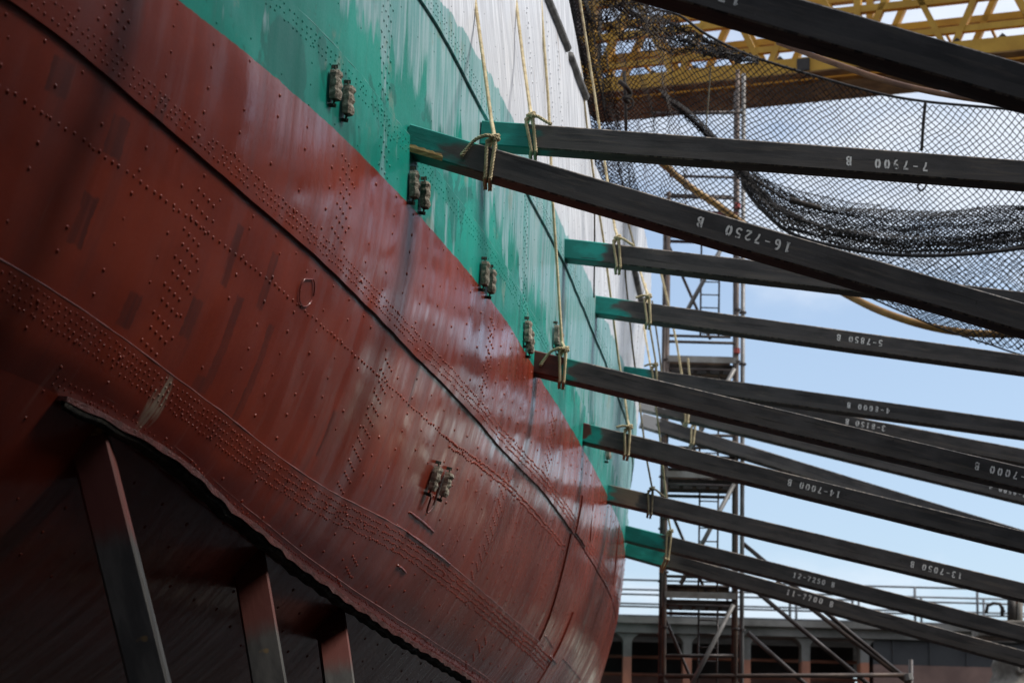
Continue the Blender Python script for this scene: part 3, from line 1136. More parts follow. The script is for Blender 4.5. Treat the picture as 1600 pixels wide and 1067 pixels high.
# bilge shores under the bilge keel
M_BS = None
def bilge_shore(label, ul, ur, vt, bl, br, k):
    root = thing('bilge_shore', label, 'timber', 'upright shores under the bilge keel')
    uc, bc = (ul + ur) / 2, (bl + br) / 2
    c = cast(uc, vt)
    Zt = px(H(*c))[2] - .3
    w = (ur - ul) * .88 * Zt / FPX
    top = pt(uc, vt, Zt) 
    bot = pt(bc, 1067, Zt - .5)
    d = (bot - top).normalized()
    top = top - d * .25
    Lb = (top.z - .05) / -d.z
    t = NT('bilge_shore_paint_%d' % k)
    uv = t.uv()
    Lc = t.sep(uv)[0]
    n = t.noise(t.mapping(uv, (1.5, 8, 1), (k * 5, 0, 0)), 1.0, 6, .6)
    col = t.mix(t.rng(n, .35, .65), (.045, .043, .04), (.10, .095, .085))
    nzz = t.math('ADD', Lc, t.math('MULTIPLY', n, .3))
    col = t.mix(t.rng(nzz, 1.15, .85), col, (.14, .03, .02))
    col = t.mix(t.rng(t.noise(t.mapping(uv, (3, 6, 1), (k * 2, 4, 0)), 1.0, 2, .5), .70, .73, 0, .8), col, (.22, .14, .05))
    t.bump(n, .4, .01)
    m = t.set(Base_Color=col, Roughness=.7)
    side = Vector((1, 0, 0))
    side = (side - d * side.dot(d)).normalized()
    frn = d.cross(side).normalized()
    b = MB()
    uvs = []
    hw = w / 2
    ring = [(-hw, -hw + .02), (-hw, hw - .02), (-hw + .02, hw), (hw - .02, hw), (hw, hw - .02), (hw, -hw + .02), (hw - .02, -hw), (-hw + .02, -hw)]
    for i in range(11):
        l = Lb * i / 10
        for kk in range(9):
            p = ring[kk % 8]
            b.v.append(tuple(top + d * l + side * p[0] + frn * p[1]))
            uvs.append((l, kk * w * .5))
    for i in range(10):
        for kk in range(8):
            q = i * 9 + kk
            b.f.append((q, q + 9, q + 10, q + 1))
    b.f.append(tuple(range(8)))
    b.build('timber', m, root, uvs=uvs)
    # hardwood wedge on top
    g = MB()
    g.box(top - d * .02, side * hw * .9, frn * hw * .9, d * .05)
    g.build('wedge', M_WOOD, root, bevel=.01)
bilge_shore('nearest thick bilge shore with red painted top in the dark', 118, 186, 735, 199, 269, 1)
bilge_shore('second bilge shore standing in the shadow under the hull', 364, 424, 905, 391, 451, 2)
bilge_shore('third bilge shore with thin lit edge under the hull', 492, 545, 985, 503, 556, 3)

# ------------------------------------------------------------------ ropes
def rope_mat(name, c, c2):
    t = NT(name)
    o = t.obj()
    n = t.noise(o, 9, 5, .6)
    col = t.mix(t.rng(n, .35, .65), c2, c)
    t.bump(t.noise(t.mapping(o, (1, 1, .5)), 160, 2, .5), .4, .003)
    return t.set(Base_Color=col, Roughness=.85)
M_ROPE = rope_mat('rope_natural', (.66, .56, .35), (.44, .35, .2))
M_ROPE2 = rope_mat('rope_weathered', (.30, .26, .17), (.15, .13, .09))
M_ROPED = rope_mat('rope_dark', (.06, .05, .04), (.025, .022, .02))

def strands(mb, path, r, pitch=.105, n=5, step=.022):
    P = resample(path, step)
    m = len(P)
    if m < 3:
        return
    T = [(P[min(i + 1, m - 1)] - P[max(i - 1, 0)]).normalized() for i in range(m)]
    nrm = T[0].orthogonal().normalized()
    fr = []
    l = 0
    for i in range(m):
        nrm = (nrm - T[i] * nrm.dot(T[i]))
        if nrm.length < 1e-6:
            nrm = T[i].orthogonal()
        nrm.normalize()
        if i:
            l += (P[i] - P[i - 1]).length
        fr.append((nrm.copy(), T[i].cross(nrm), l))
    for k in range(3):
        q = []
        for i in range(m):
            a = 2 * math.pi * (fr[i][2] / pitch + k / 3)
            q.append(P[i] + (fr[i][0] * math.cos(a) + fr[i][1] * math.sin(a)) * r * .62)
        mb.tube(q, r * .54, n)

def hanging_rope(label, ups, key, tie_u, r=.019, mat=None, tail=1, keys=None, knot_h=.1, fray=True):
    """ups: photo positions from the top down to just above the knot; key: shore it is tied round"""
    s = SHORES[key]
    low = SHORES[keys] if keys else s
    root = thing('lashing_rope', label, 'rope', 'ropes holding up the shores')
    mat = mat or M_ROPE
    tp = pty(tie_u, px(s['Pa'])[1] + 12, s['Y'] - s['w'] / 2)
    # distance along the shore where its top edge sits at tie_u
    l = 0
    for _ in range(6):
        q = s['Pa'] + s['ex'] * l
        l += (tie_u - px(q)[0]) * px(q)[2] / FPX / max(.2, s['ex'].x)
    base = s['Pa'] + s['ex'] * l
    ex, ez, ey, w = s['ex'], s['ez'], s['ey'], s['w']
    knot = base + ez * knot_h + ey * (w * .10) - Vector((0, .03, 0))
    depth = w + .03
    hgt = w + .03
    if keys:
        lb = low['Pa'] + low['ex'] * l
        hgt = (base - (lb - low['ez'] * w)).dot(ez) + .03
        depth = (lb + low['ey'] * w - base).dot(ey) + .03
    wr = MB()
    for k, (o1, o2) in enumerate(((-.055, -.04), (.03, .05))):
        f = Vector((0, -r * 1.05, 0))
        a0 = base + ex * o1 + f + ez * .02
        a1 = base + ex * o2 * .6 - ez * (hgt - .01) + f + ex * .055
        b1 = a1 + ey * (depth + r) - ez * .005 - f * 0
        b0 = base + ex * o1 + ey * (depth - .03 + r) + ez * .02
        loop = [knot + ex * (o1 * .35), a0 + (knot - a0) * .25, a0, a1, a1 - ez * .02 + ey * .03, b1 - ez * .012, b1, b0, b0 + ez * .015 - ey * .05, knot + ex * (o1 * .2) + ey * .03]
        strands(wr, spline(loop, 5), r)
    wr.build('loop', mat, root, smooth=True)
    kn = MB()
    R = r * 2.3
    for (e1, e2, sc, ofs) in ((ex, ey, 1.0, 0), ((ex + ez * .8).normalized(), ey, .9, .012), ((ex * .8 - ez).normalized(), ey, .85, -.01)):
        path = [knot + ez * ofs + e1 * (R * sc * math.cos(2 * math.pi * i / 14)) + e2 * (R * .8 * math.sin(2 * math.pi * i / 14)) for i in range(15)]
        strands(kn, path, r * .95, .1, 5, .012)
    kn.build('knot', mat, root, smooth=True)
    if tail:
        tl = MB()
        side = -1 if tail == 1 else 1
        t0 = knot + Vector((0, -.04, 0))
        if tail == 1:
            path = spline([t0, t0 - ex * .09 + ez * -.02 + Vector((0, -.03, 0)), t0 - ex * .19 - ez * .10, t0 - ex * .25 - ez * .24, t0 - ex * .27 - ez * .30], 5)
        elif tail == 2:
            path = spline([t0, t0 + ex * .09 - ez * .02, t0 + ex * .18 - ez * .07, t0 + ex * .25 - ez * .10], 5)
        else:
            path = spline([t0, t0 - ex * .1 - ez * .01, t0 - ex * .2 - ez * .06], 5)
        strands(tl, path, r)
        tl.build('tail', mat, root, smooth=True)
    # standing part up to the ship's rail
    P = [knot + ez * .01]
    n = len(ups)
    Zk = px(knot)[2]
    for i, (u, v) in enumerate(reversed(ups)):
        c = cast(u, v)
        t = (i + 1) / n
        Z = Zk
        if c:
            Zh = px(H(*c))[2]
            Z = min(Zk * (1 - t) + (Zh - .12) * t, Zh - .10)
        P.append(pt(u, v, Z))
    d = (P[-1] - P[-2]).normalized()
    if ups[0][1] <= 5:
        P.append(P[-1] + d * 2.5)
    st = MB()
    strands(st, P, r)
    st.build('standing_part', mat, root, smooth=True)
    return root

hanging_rope('natural rope tied round the shore numbered 16-7250', [(742, 0), (756, 100), (768, 190)], '16', 768, r=.021, tail=1)
hanging_rope('rope knotted round the teal-ended shore numbered 7-7900', [(806, 0), (817, 90), (828, 168)], '7', 829, r=.021, tail=2)
hanging_rope('long rope falling past two shores to the red ended one', [(845, 0), (857, 160), (864, 320), (872, 440), (878, 535)], '15', 880, r=.021, tail=1)
hanging_rope('rope crossing the net edge down to the shore behind 16-7250', [(906, 0), (928, 140), (948, 275), (961, 358)], '6', 964, r=.02, tail=2)
hanging_rope('rope along the white topside to the shore numbered 14-7000', [(905, 95), (917, 197), (927, 272), (943, 376), (955, 470), (966, 559), (976, 619), (981, 658)], '14', 981, r=.02, tail=3)
hanging_rope('rope to the shore numbered 5-7850 with open knot', [(978, 335), (990, 380), (1000, 423), (1009, 452)], '5', 1012, r=.02, tail=3)
hanging_rope('thin dark rope to the shore numbered 13-7050', [(972, 340), (978, 440), (988, 540), (998, 620), (1010, 715), (1017, 752)], '13', 1017, r=.018, mat=M_ROPE2, tail=2)
hanging_rope('rope lashed round the two bundled shores 12 and 11', [(990, 340), (1005, 505), (1017, 575), (1030, 675), (1038, 750), (1045, 812)], '12', 1046, r=.02, keys='11', tail=0)
hanging_rope('short rope knotted round the shore numbered 4-8000', [(1008, 440), (1016, 515), (1024, 562)], '4', 1023, r=.019, tail=3)
hanging_rope('rope knotted just right of the 4-8000 lashing', [(1019, 470), (1026, 520), (1031, 556)], '3', 1032, r=.018, mat=M_ROPE2, tail=0)
hanging_rope('stout tan rope slanting across the scaffold boards', [(1031, 420), (1044, 473), (1058, 540), (1070, 615)], '2', 1074, r=.024, tail=3)
hanging_rope('rope end round the farthest dark shore', [(1075, 560), (1082, 640)], '1', 1084, r=.022, tail=0)

# thin dark wire hanging by the teal shore end
b = MB()
b.tube([pty(929, 333, 36.6), pty(929, 398, 36.9), pty(928, 465, 37.2)], .014, 6)
tag(b.build('hanging_wire', M_ROPED, smooth=True), 'thin dark wire hanging straight in front of the white topside', 'wire')

# ------------------------------------------------------------------ safety net
M_NET = simple('net_cord', (.022, .018, .016), (.012, .010, .010), rough=.8, scale=30, bump=0)
M_NETB = simple('net_cord_brown', (.05, .036, .026), (.02, .016, .013), rough=.85, scale=30, bump=0)
net = thing('safety_net', 'black knotted safety net sagging between ship and gantry', 'net')

def poly(P):
    P = [Vector((p[0], p[1])) for p in P]
    L = [0]
    for a, c in zip(P, P[1:]):
        L.append(L[-1] + (c - a).length)
    tot = L[-1]
    xs_ = [p.x for p in P]
    ys_ = [p.y for p in P]
    return lambda t: (float(np.interp(t * tot, L, xs_)), float(np.interp(t * tot, L, ys_)))

def net_sheet(top, bot, nx, ny, Zf, r, mat, seed, wob=3.0, bow=0.0, name='net_mesh', square=False):
    """diamond lattice between two photo curves; Zf(s,t) gives the distance"""
    ft, fb = poly(top), poly(bot)
    P = {}
    def node(i, j):
        if (i, j) in P:
            return P[(i, j)]
        s, t = i / nx, j / ny
        a, c = ft(min(max(s, 0), 1)), fb(min(max(s, 0), 1))
        tt = t + bow * t * (1 - t)
        u = a[0] + (c[0] - a[0]) * tt
        v = a[1] + (c[1] - a[1]) * tt
        n1 = noise.noise(Vector((s * 9 + seed, t * 5, 0)))
        n2 = noise.noise(Vector((s * 9, t * 5 + seed, 4.2)))
        n3 = noise.noise(Vector((s * 40 + seed, t * 25, 9)))
        u += wob * (n1 * 2.2 + n3 * .7)
        v += wob * (n2 * 2.2 + n3 * .5)
        z = Zf(s, t) + .35 * noise.noise(Vector((s * 5 + seed, t * 4, 1.7)))
        P[(i, j)] = pt(u, v, z)
        return P[(i, j)]
    vs, fs = [], []
    def seg(a, c):
        d = c - a
        if d.length < 1e-5 or d.length > 1.2:
            return
        mid = (a + c) / 2
        t1 = d.orthogonal().normalized() * r
        t2 = d.normalized().cross(t1)
        o = len(vs)
        for p in (a, c):
            for k in range(3):
                an = 2 * math.pi * k / 3
                vs.append(p + t1 * math.cos(an) + t2 * math.sin(an))
        for k in range(3):
            k2 = (k + 1) % 3
            fs.append((o + k, o + k2, o + 3 + k2, o + 3 + k))
    for i in range(nx + 1):
        for j in range(ny + 1):
            if square:
                if i < nx: seg(node(i, j), node(i + 1, j))
                if j < ny: seg(node(i, j), node(i, j + 1))
                continue
            if (i + j) % 2:
                continue
            if i < nx and j < ny:
                seg(node(i, j), node(i + 1, j + 1))
            if i > 0 and j < ny:
                seg(node(i, j), node(i - 1, j + 1))
    b = MB()
    b.v = [tuple(p) for p in vs]
    b.f = fs
    o = b.build(name, mat, net)
    o['kind'] = 'stuff'
    return o

def border(P, Z, r=.03, mat=None, name='border_rope'):
    b = MB()
    q = spline([pt(u, v, (Z if not callable(Z) else Z(i / (len(P) - 1)))) for i, (u, v) in enumerate(P)], 8)
    b.tube(q, r, 6)
    return b.build(name, mat or M_NET, net, smooth=True)

TOPB = [(972, -12), (1015, 12), (1060, 24), (1100, 52), (1150, 78), (1200, 97), (1300, 127), (1380, 148), (1446, 159), (1520, 166), (1640, 176), (1900, 196)]
ZN = lambda s, t: 46.0 - 2.6 * s + .6 * t
# main right-hand sheet
net_sheet([(1040, 12), (1100, 52), (1150, 78), (1200, 97), (1300, 127), (1380, 148), (1446, 159), (1520, 166), (1640, 176), (1900, 196)],
          [(1075, 372), (1130, 390), (1200, 400), (1270, 420), (1340, 455), (1400, 482), (1470, 512), (1540, 535), (1640, 562), (1900, 590)],
          152, 70, ZN, .0105, M_NET, 1.0, 3.2, .15)
# left-hand sheet in front of the girder, hanging to the shores
net_sheet([(893, -15), (925, -15), (960, -12), (1000, 2), (1045, 18)],
          [(932, 312), (965, 330), (1000, 346), (1040, 362), (1080, 374)],
          42, 90, ZN, .0095, M_NETB, 5.0, 3.5)
# dense strip against the ship's edge
net_sheet([(889, -15), (897, -15), (905, -15), (918, -15)], [(930, 300), (950, 306), (975, 312), (1003, 318)], 26, 110, lambda s, t: 45.3, .009, M_NET, 8.0, 4.0)
# bunched folds near the top
net_sheet([(935, -14), (985, -8), (1030, 14), (1080, 48), (1160, 84)], [(930, 34), (965, 62), (1020, 78), (1080, 86), (1150, 94)], 84, 16, lambda s, t: 45.0, .011, M_NETB, 12.0, 7.0)
net_sheet([(950, -10), (1000, 6), (1050, 34), (1100, 66), (1185, 96)], [(962, 10), (1000, 40), (1050, 68), (1110, 84), (1180, 100)], 74, 10, lambda s, t: 44.7, .011, M_NET, 14.0, 6.0)
# the doubled belly that sags across the right half
net_sheet([(1028, 140), (1075, 172), (1120, 214), (1165, 262), (1230, 300), (1310, 322), (1400, 330), (1500, 328), (1640, 318), (1900, 285)],
          [(1050, 168), (1095, 205), (1140, 252), (1180, 315), (1235, 362), (1320, 386), (1410, 398), (1510, 396), (1640, 380), (1900, 330)],
          240, 36, lambda s, t: 44.4 - 1.2 * s, .0105, M_NET, 21.0, 3.0)
net_sheet([(1100, 206), (1150, 254), (1210, 320), (1290, 352), (1400, 370), (1500, 372), (1640, 358), (1900, 312)],
          [(1120, 232), (1165, 290), (1222, 352), (1310, 382), (1410, 397), (1510, 396), (1640, 381), (1900, 331)],
          206, 16, lambda s, t: 44.1 - 1.2 * s, .011, M_NET, 25.0, 3.0)
net_sheet([(1090, 196), (1140, 240), (1190, 280), (1250, 300), (1330, 318), (1420, 328), (1520, 326), (1640, 314), (1900, 282)],
          [(1110, 220), (1160, 282), (1215, 338), (1300, 372), (1400, 388), (1500, 388), (1640, 372), (1900, 324)],
          150, 20, lambda s, t: 44.8 - 1.5 * s, .008, M_NETB, 41.0, 4.0)
# second layer seen below the belly
net_sheet([(1250, 372), (1330, 390), (1410, 398), (1520, 396), (1640, 382), (1900, 332)], [(1300, 440), (1400, 484), (1470, 513), (1540, 536), (1640, 563), (1900, 591)], 96, 26, lambda s, t: 46.4 - 1.5 * s, .009, M_NET, 31.0, 3.0)
border([p for p in TOPB], lambda t: 46.0 - 1.6 * t, .028)
border([(1160, 286), (1182, 318), (1235, 364), (1320, 388), (1410, 399), (1510, 397), (1640, 381), (1900, 331)], lambda t: 44.0 - t, .035)
border([(932, 312), (1000, 347), (1080, 375), (1130, 391), (1200, 402)], 46, .02)
border([(1340, 456), (1400, 483), (1470, 513), (1540, 536), (1640, 563), (1900, 591)], 45, .018)
border([(1446, 160), (1443, 190), (1440, 236)], 44.3, .03, name='tie_cord')
border([(1440, 270), (1434, 290), (1438, 298), (1446, 292), (1448, 272)], 44.0, .018, name='tie_cord')
border([(889, -20), (900, 80), (916, 190), (930, 300)], 45.2, .05)
border([(1234, 311), (1255, 318), (1283, 326)], 43.8, .05, M_NETB, name='caught_stick')
border([(1110, 104), (1108, 140), (1102, 214)], 45.0, .014, M_ROPE2, name='tie_cord')

# hanging hook line in front of the girder
hk = thing('hanging_hook', 'dark hook line with a knotted bunch hanging before the girder', 'hook')
b = MB()
b.tube([pt(975, 112, 44), pt(977, 150, 44), pt(978, 178, 44), pt(978, 212, 44)], .03, 6)
b.build('line', M_ROPED, hk, smooth=True)
b = MB()
b.tube(spline([pt(968, 128, 43.9), pt(978, 136, 43.8), pt(985, 148, 43.9), pt(975, 154, 43.8), pt(982, 160, 43.9)], 6), .045, 6)
b.build('knot', M_NETB, hk, smooth=True)
b = MB()
b.tube(spline([pt(976, 152, 43.8), pt(988, 156, 43.8), pt(988, 166, 43.8), pt(979, 172, 43.8)], 6), .02, 6)
b.build('hook', M_ROPED, hk, smooth=True)

# ------------------------------------------------------------------ yellow gantry girder
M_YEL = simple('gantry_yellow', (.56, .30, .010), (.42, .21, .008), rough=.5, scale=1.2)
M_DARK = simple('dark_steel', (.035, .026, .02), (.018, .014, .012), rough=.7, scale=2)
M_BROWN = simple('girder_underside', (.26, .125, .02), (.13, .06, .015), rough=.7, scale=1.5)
gan = thing('gantry_girder', 'yellow lattice gantry girder crossing behind the net', 'gantry')
GA, GB = pt(905, 158, 62), pt(1640, 84, 58)            # lower front edge
GB = GA + (GB - GA) * 1.75                             # runs on well past the right of the view
gx = (GB - GA)
GLn = gx.length
gx.normalize()
gz = Vector((0, 0, 1))
gy = gz.cross(gx).normalized()                         # away from the camera
if gy.y < 0:
    gy = -gy
def G(l, d, h):
    return GA + gx * l + gy * d + gz * h
def gbar(name, a, c, w, h, mat=M_YEL):
    b = MB()
    b.bar(a, c, w, h, gy)
    return b.build(name, mat, gan)
# two longitudinal box girders with a dark soffit between
for d in (0.0, 1.5):
    b = MB()
    b.box(G(GLn / 2, d, .30), gx * (GLn / 2), gy * .14, gz * .2)
    b.build('box_girder', M_YEL, gan)
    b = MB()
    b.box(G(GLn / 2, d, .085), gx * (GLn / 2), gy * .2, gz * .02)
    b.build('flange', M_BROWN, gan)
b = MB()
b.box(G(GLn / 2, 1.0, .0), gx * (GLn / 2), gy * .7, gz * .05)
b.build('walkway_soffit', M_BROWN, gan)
for d in (-.02, 1.5):
    gbar('chord', G(0, d, .82), G(GLn, d, .84), .16, .16)
    gbar('chord', G(0, d, 1.62), G(GLn, d, 1.62), .18, .2)
    gbar('chord', G(0, d, 2.55), G(GLn, d, 2.55), .18, .22)
    l = .35
    k = 0
    while l < GLn - 1:
        if k % 3 == 0:
            gbar('post', G(l, d, .48), G(l, d, 2.55), .17, .24)
        gbar('brace', G(l + .1, d, .5), G(l + 1.0, d, 2.5), .15, .2)
        gbar('brace', G(l + 2.1, d, .5), G(l + 1.2, d, 2.5), .15, .2)
        l += 2.3
        k += 1
for l in np.arange(.6, GLn, 1.1):
    gbar('cross_tie', G(l, 0, .83), G(l, 1.5, .83), .06, .06)
    b = MB()
    p = G(l + .3, -.14, .5)
    b.add([p - gx * .1, p + gx * .1, p + gz * .1, p - gx * .1 + gy * .2, p + gx * .1 + gy * .2, p + gz * .1 + gy * .2], [(0, 1, 2), (5, 4, 3), (0, 3, 4, 1), (1, 4, 5, 2), (2, 5, 3, 0)])
    b.build('clip', M_DARK, gan)
b = MB()
b.box(G(5.9, -.16, .3), gx * .16, gy * .02, gz * .16)
b.build('name_plate', M_DARK, gan)
b = MB()                                               # dark leg of the gantry beside the ship
b.box(pt(915, 40, 63), gx * .35, gy * .3, gz * 2.2)
b.build('leg', M_DARK, gan)
for d in (0.0, 1.5):
    gp = G(GLn - .4, d, .1)
    b = MB()
    b.box((gp.x, gp.y, gp.z / 2), (.2, 0, 0), (0, .2, 0), (0, 0, gp.z / 2))
    b.build('leg', M_YEL, gan)

# pipes
M_PIPE = simple('pipe_ochre', (.40, .22, .04), (.24, .12, .03), rough=.5, scale=3)
M_PIPE2 = simple('pipe_brown', (.16, .065, .02), (.09, .035, .015), rough=.5, scale=3)
b = MB()
b.tube(spline([pt(1025, 245, 48), pt(1075, 290, 48), pt(1140, 334, 48), pt(1230, 405, 48), pt(1330, 464, 47.6), pt(1400, 495, 47), pt(1480, 516, 46.6), pt(1560, 522, 46.2), pt(1660, 515, 46), pt(1900, 470, 45)], 8), .075, 10)
tag(b.build('hose', M_PIPE, smooth=True), 'ochre hose drooping behind the net and shores', 'hose')
b = MB()
b.tube(spline([pt(1215, 66, 40), pt(1300, 98, 39.5), pt(1400, 131, 39), pt(1500, 152, 38.5), pt(1600, 164, 38), pt(1680, 170, 38), pt(1950, 150, 37)], 8), .05, 10)
tag(b.build('hose', M_PIPE2, smooth=True), 'brown hose just under the out-of-focus top shore', 'hose')

# ------------------------------------------------------------------ scaffold tower
M_TUBE = simple('scaffold_tube', (.10, .085, .08), (.05, .035, .03), rough=.5, scale=2, metal=.3)
M_TUBER = simple('scaffold_tube_rust', (.13, .08, .055), (.06, .045, .04), rough=.6, scale=2)
M_TUBEG = simple('scaffold_tube_grey', (.25, .24, .23), (.15, .14, .13), rough=.5, scale=2, metal=.2)
M_BOARD = simple('scaffold_board', (.15, .09, .05), (.06, .035, .025), rough=.85, scale=3)
M_BOARDD = simple('scaffold_board_dark', (.05, .035, .028), (.025, .018, .015), rough=.85, scale=3)
M_REDC = simple('coupler_red', (.35, .04, .025), rough=.5)
M_STEELT = simple('toe_board_steel', (.28, .27, .25), (.16, .14, .12), rough=.6, scale=2)
sc = thing('scaffold_tower', 'tall tube scaffold tower with board platforms and ladders behind the shores', 'scaffold')
YS = 53.0
def SP(u, v, dy=0.0):
    return pty(u, v, YS) + Vector((0, dy, 0))
pl0, pr0 = SP(1037, 1060), SP(1149, 1060)
XL, XR = pl0.x, pr0.x
ztop_s = pty(1158, 110, YS).z
DEP = 1.5
def tb(name, a, c, r=.045, mat=None):
    b = MB()
    b.tube([a, c], r, 8)
    return b.build(name, mat or M_TUBE, sc, smooth=True)
V3 = lambda x, y, z: Vector((x, y, z))
for x, dy, m in ((XL, 0, M_TUBER), (XR, 0, M_TUBER), (XL + .02, DEP, M_TUBE), (XR + .1, DEP, M_TUBE), (XR + .16, .25, M_TUBEG)):
    tb('standard', V3(x, YS + dy, 0), V3(x, YS + dy, ztop_s if x > XL + .5 else pty(1045, 300, YS).z), .05, m)
    for k in range(14):
        b = MB()
        z = .8 + k * 1.2
        if z < ztop_s - .3:
            b.tube([V3(x, YS + dy, z - .02), V3(x, YS + dy, z + .02)], .085, 8)
            b.build('rosette', M_TUBE, sc)
lev = [pty(1095, v, YS).z for v in (940, 752, 572, 345)]
ZD = lev
M_REDS = simple('red_sheet', (.20, .04, .04), (.12, .03, .03), rough=.6, scale=2)
for i, z in enumerate(ZD):
    for k in range(4):                                  # deck boards seen from below
        b = MB()
        x0 = XL + .08
        y0 = YS + .06 + k * .36
        b.box(V3((XL + XR) / 2, y0 + .16, z + .02 + .004 * (k % 2)), V3((XR - XL) / 2 - .02, 0, 0), V3(0, .168, 0), V3(0, 0, .03))
        b.build('deck_board', M_BOARDD if k != 2 else M_BOARD, sc)
    for dy in (.0, DEP):
        tb('ledger', V3(XL, YS + dy, z - .08), V3(XR, YS + dy, z - .08), .04)
        tb('guard_rail', V3(XL, YS + dy, z + .55), V3(XR, YS + dy, z + .55), .035)
        tb('guard_rail', V3(XL, YS + dy, z + 1.05), V3(XR, YS + dy, z + 1.05), .035)
    for k in range(5):
        b = MB()
        b.box(V3(XL + .2 + k * (XR - XL - .4) / 4, YS + .02, z - .11), V3(.1, 0, 0), V3(0, .05, 0), V3(0, 0, .06))
        b.build('bracket', M_DARK, sc)
    b = MB()
    b.box(V3((XL + XR) / 2, YS + DEP + .05, z + .42), V3((XR - XL) / 2, 0, 0), V3(0, .02, 0), V3(0, 0, .12))
    b.build('toe_board', M_BOARD, sc)
    b = MB()
    b.box(V3((XL + XR) / 2, YS - .06, z + .14), V3((XR - XL) / 2, 0, 0), V3(0, .015, 0), V3(0, 0, .07))
    b.build('toe_board', M_STEELT if i != 3 else M_REDS, sc)
    # bracing: one grey tube in front, one thin tube behind
    tb('diagonal_brace', V3(XL + .35, YS - .05, z - 2.3), V3(XR - .05, YS - .05, z - .05), .05, M_TUBEG)
    tb('diagonal_brace', V3(XL + .08, YS + DEP + .05, z - .1), V3(XL + 1.1, YS + DEP + .05, z - 2.4), .035)
    # ladder
    lx = XL + .82
    for s_ in (0, .42):
        tb('ladder_stile', V3(lx + s_, YS + 1.0, z - 2.5), V3(lx + s_, YS + .8, z), .022)
    for k in range(8):
        zz_ = z - 2.4 + k * .3
        tb('ladder_rung', V3(lx, YS + 1.0 - .08 * k / 3, zz_), V3(lx + .42, YS + 1.0 - .08 * k / 3, zz_), .016)
    b = MB()
    b.tube([V3(XR, YS - .06, z + .3), V3(XR, YS - .06, z + .42)], .07, 8)
    b.build('coupler', M_REDC, sc)
b = MB()
b.box(V3((XL + XR) / 2, YS + .3, pty(1100, 236, YS).z), V3((XR - XL) / 2, 0, 0), V3(0, .02, 0), V3(0, 0, .18))
b.build('side_sheet', M_REDS, sc)
tb('ledger', SP(1018, 178), SP(1160, 176), .045)
# raking tubes on the right
for (a, c, m) in (((1160, 843), (1424, 1062), M_TUBE), ((1165, 905), (1400, 1100), M_TUBE), ((1215, 905), (1428, 1068), M_TUBER), ((1170, 985), (1310, 1110), M_TUBE)):
    tb('raker', SP(*a, .3), SP(*c, .3), .05, m)
tb('ledger', SP(1030, 1056), SP(1425, 1054), .05, M_TUBER)
tb('ledger', SP(1035, 1024), SP(1150, 1024), .04)
tb('standard', SP(1423, 1030), V3(SP(1423, 1060).x, YS, 0), .05)
b = MB()
b.tube([SP(1418, 1052), SP(1420, 1062)], .11, 8)
b.build('coupler', M_STEELT, sc)

# ------------------------------------------------------------------ far dock side with arched openings
M_GATE = simple('quay_grey', (.21, .20, .185), (.11, .105, .095), rough=.8, scale=.8, bump=.3)
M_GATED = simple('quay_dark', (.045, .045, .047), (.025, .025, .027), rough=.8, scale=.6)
M_RUST = simple('quay_rust_red', (.42, .17, .10), (.25, .11, .075), rough=.8, scale=.8)
M_RUSTD = simple('quay_rust_dull', (.26, .16, .13), (.16, .10, .085), rough=.85, scale=.7)
YW = 72.0
def WP(u, v, dy=0.0):
    return pty(u, v, YW) + Vector((0, dy, 0))
zt = WP(1200, 969).z
def zv(v, u=1200):
    return pty(u, v, YW).z
qx0, qx1 = WP(880, 970).x, WP(1760, 970).x
quay = thing('quay_front', 'grey and rust red quay front with arched openings and pillars', 'quay')
b = MB()
b.box(V3((qx0 + qx1) / 2, YW + .35, (zt + zv(979)) / 2), V3((qx1 - qx0) / 2, 0, 0), V3(0, .55, 0), V3(0, 0, (zt - zv(979)) / 2))
b.build('coping', M_GATE, quay)
b = MB()
b.box(V3((qx0 + qx1) / 2, YW + .5, (zv(979) + zv(993)) / 2), V3((qx1 - qx0) / 2, 0, 0), V3(0, .5, 0), V3(0, 0, (zv(979) - zv(993)) / 2 - .003))
b.build('edge_beam', M_GATE, quay)
xs_open = WP(1352, 1000).x
b = MB()                                                # dark recess behind the openings
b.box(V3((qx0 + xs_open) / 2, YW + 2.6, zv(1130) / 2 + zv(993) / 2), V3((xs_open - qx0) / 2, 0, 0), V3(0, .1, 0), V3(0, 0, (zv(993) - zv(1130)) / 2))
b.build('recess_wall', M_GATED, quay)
b = MB()
b.box(V3((qx0 + xs_open) / 2, YW + 2.3, (zv(1044) + zv(1130)) / 2), V3((xs_open - qx0) / 2, 0, 0), V3(0, .12, 0), V3(0, 0, (zv(1044) - zv(1130)) / 2))
b.build('lower_panel', M_RUSTD, quay)
for u in (888, 981, 1075, 1167, 1260, 1352):
    x = WP(u, 1000).x
    w = .125
    prof = [(-w, zv(1030)), (-w, zv(1006)), (-w - .06, zv(1000)), (-w - .22, zv(993.3)), (w + .22, zv(993.3)), (w + .06, zv(1000)), (w, zv(1006)), (w, zv(1030))]
    b = MB()
    n = len(prof)
    b.add([(x + p[0], YW + .12, p[1]) for p in prof] + [(x + p[0], YW + .9, p[1]) for p in prof],
          [tuple(range(n))[::-1], tuple(range(n, 2 * n))] + [(k, (k + 1) % n, n + (k + 1) % n, n + k) for k in range(n)])
    b.build('pillar', M_GATE, quay)
    b = MB()
    b.box(V3(x, YW + .5, zv(1030) / 2), V3(w, 0, 0), V3(0, .38, 0), V3(0, 0, zv(1030) / 2 - .002))
    b.build('pillar_base', M_RUST, quay)
for v in (1023, 1051):
    b = MB()
    b.tube([V3(qx0, YW + 1.4, zv(v)), V3(xs_open, YW + 1.4, zv(v))], .05, 8)
    b.build('fender_rail', M_RUST, quay, smooth=True)
xr0 = xs_open + .26
b = MB()
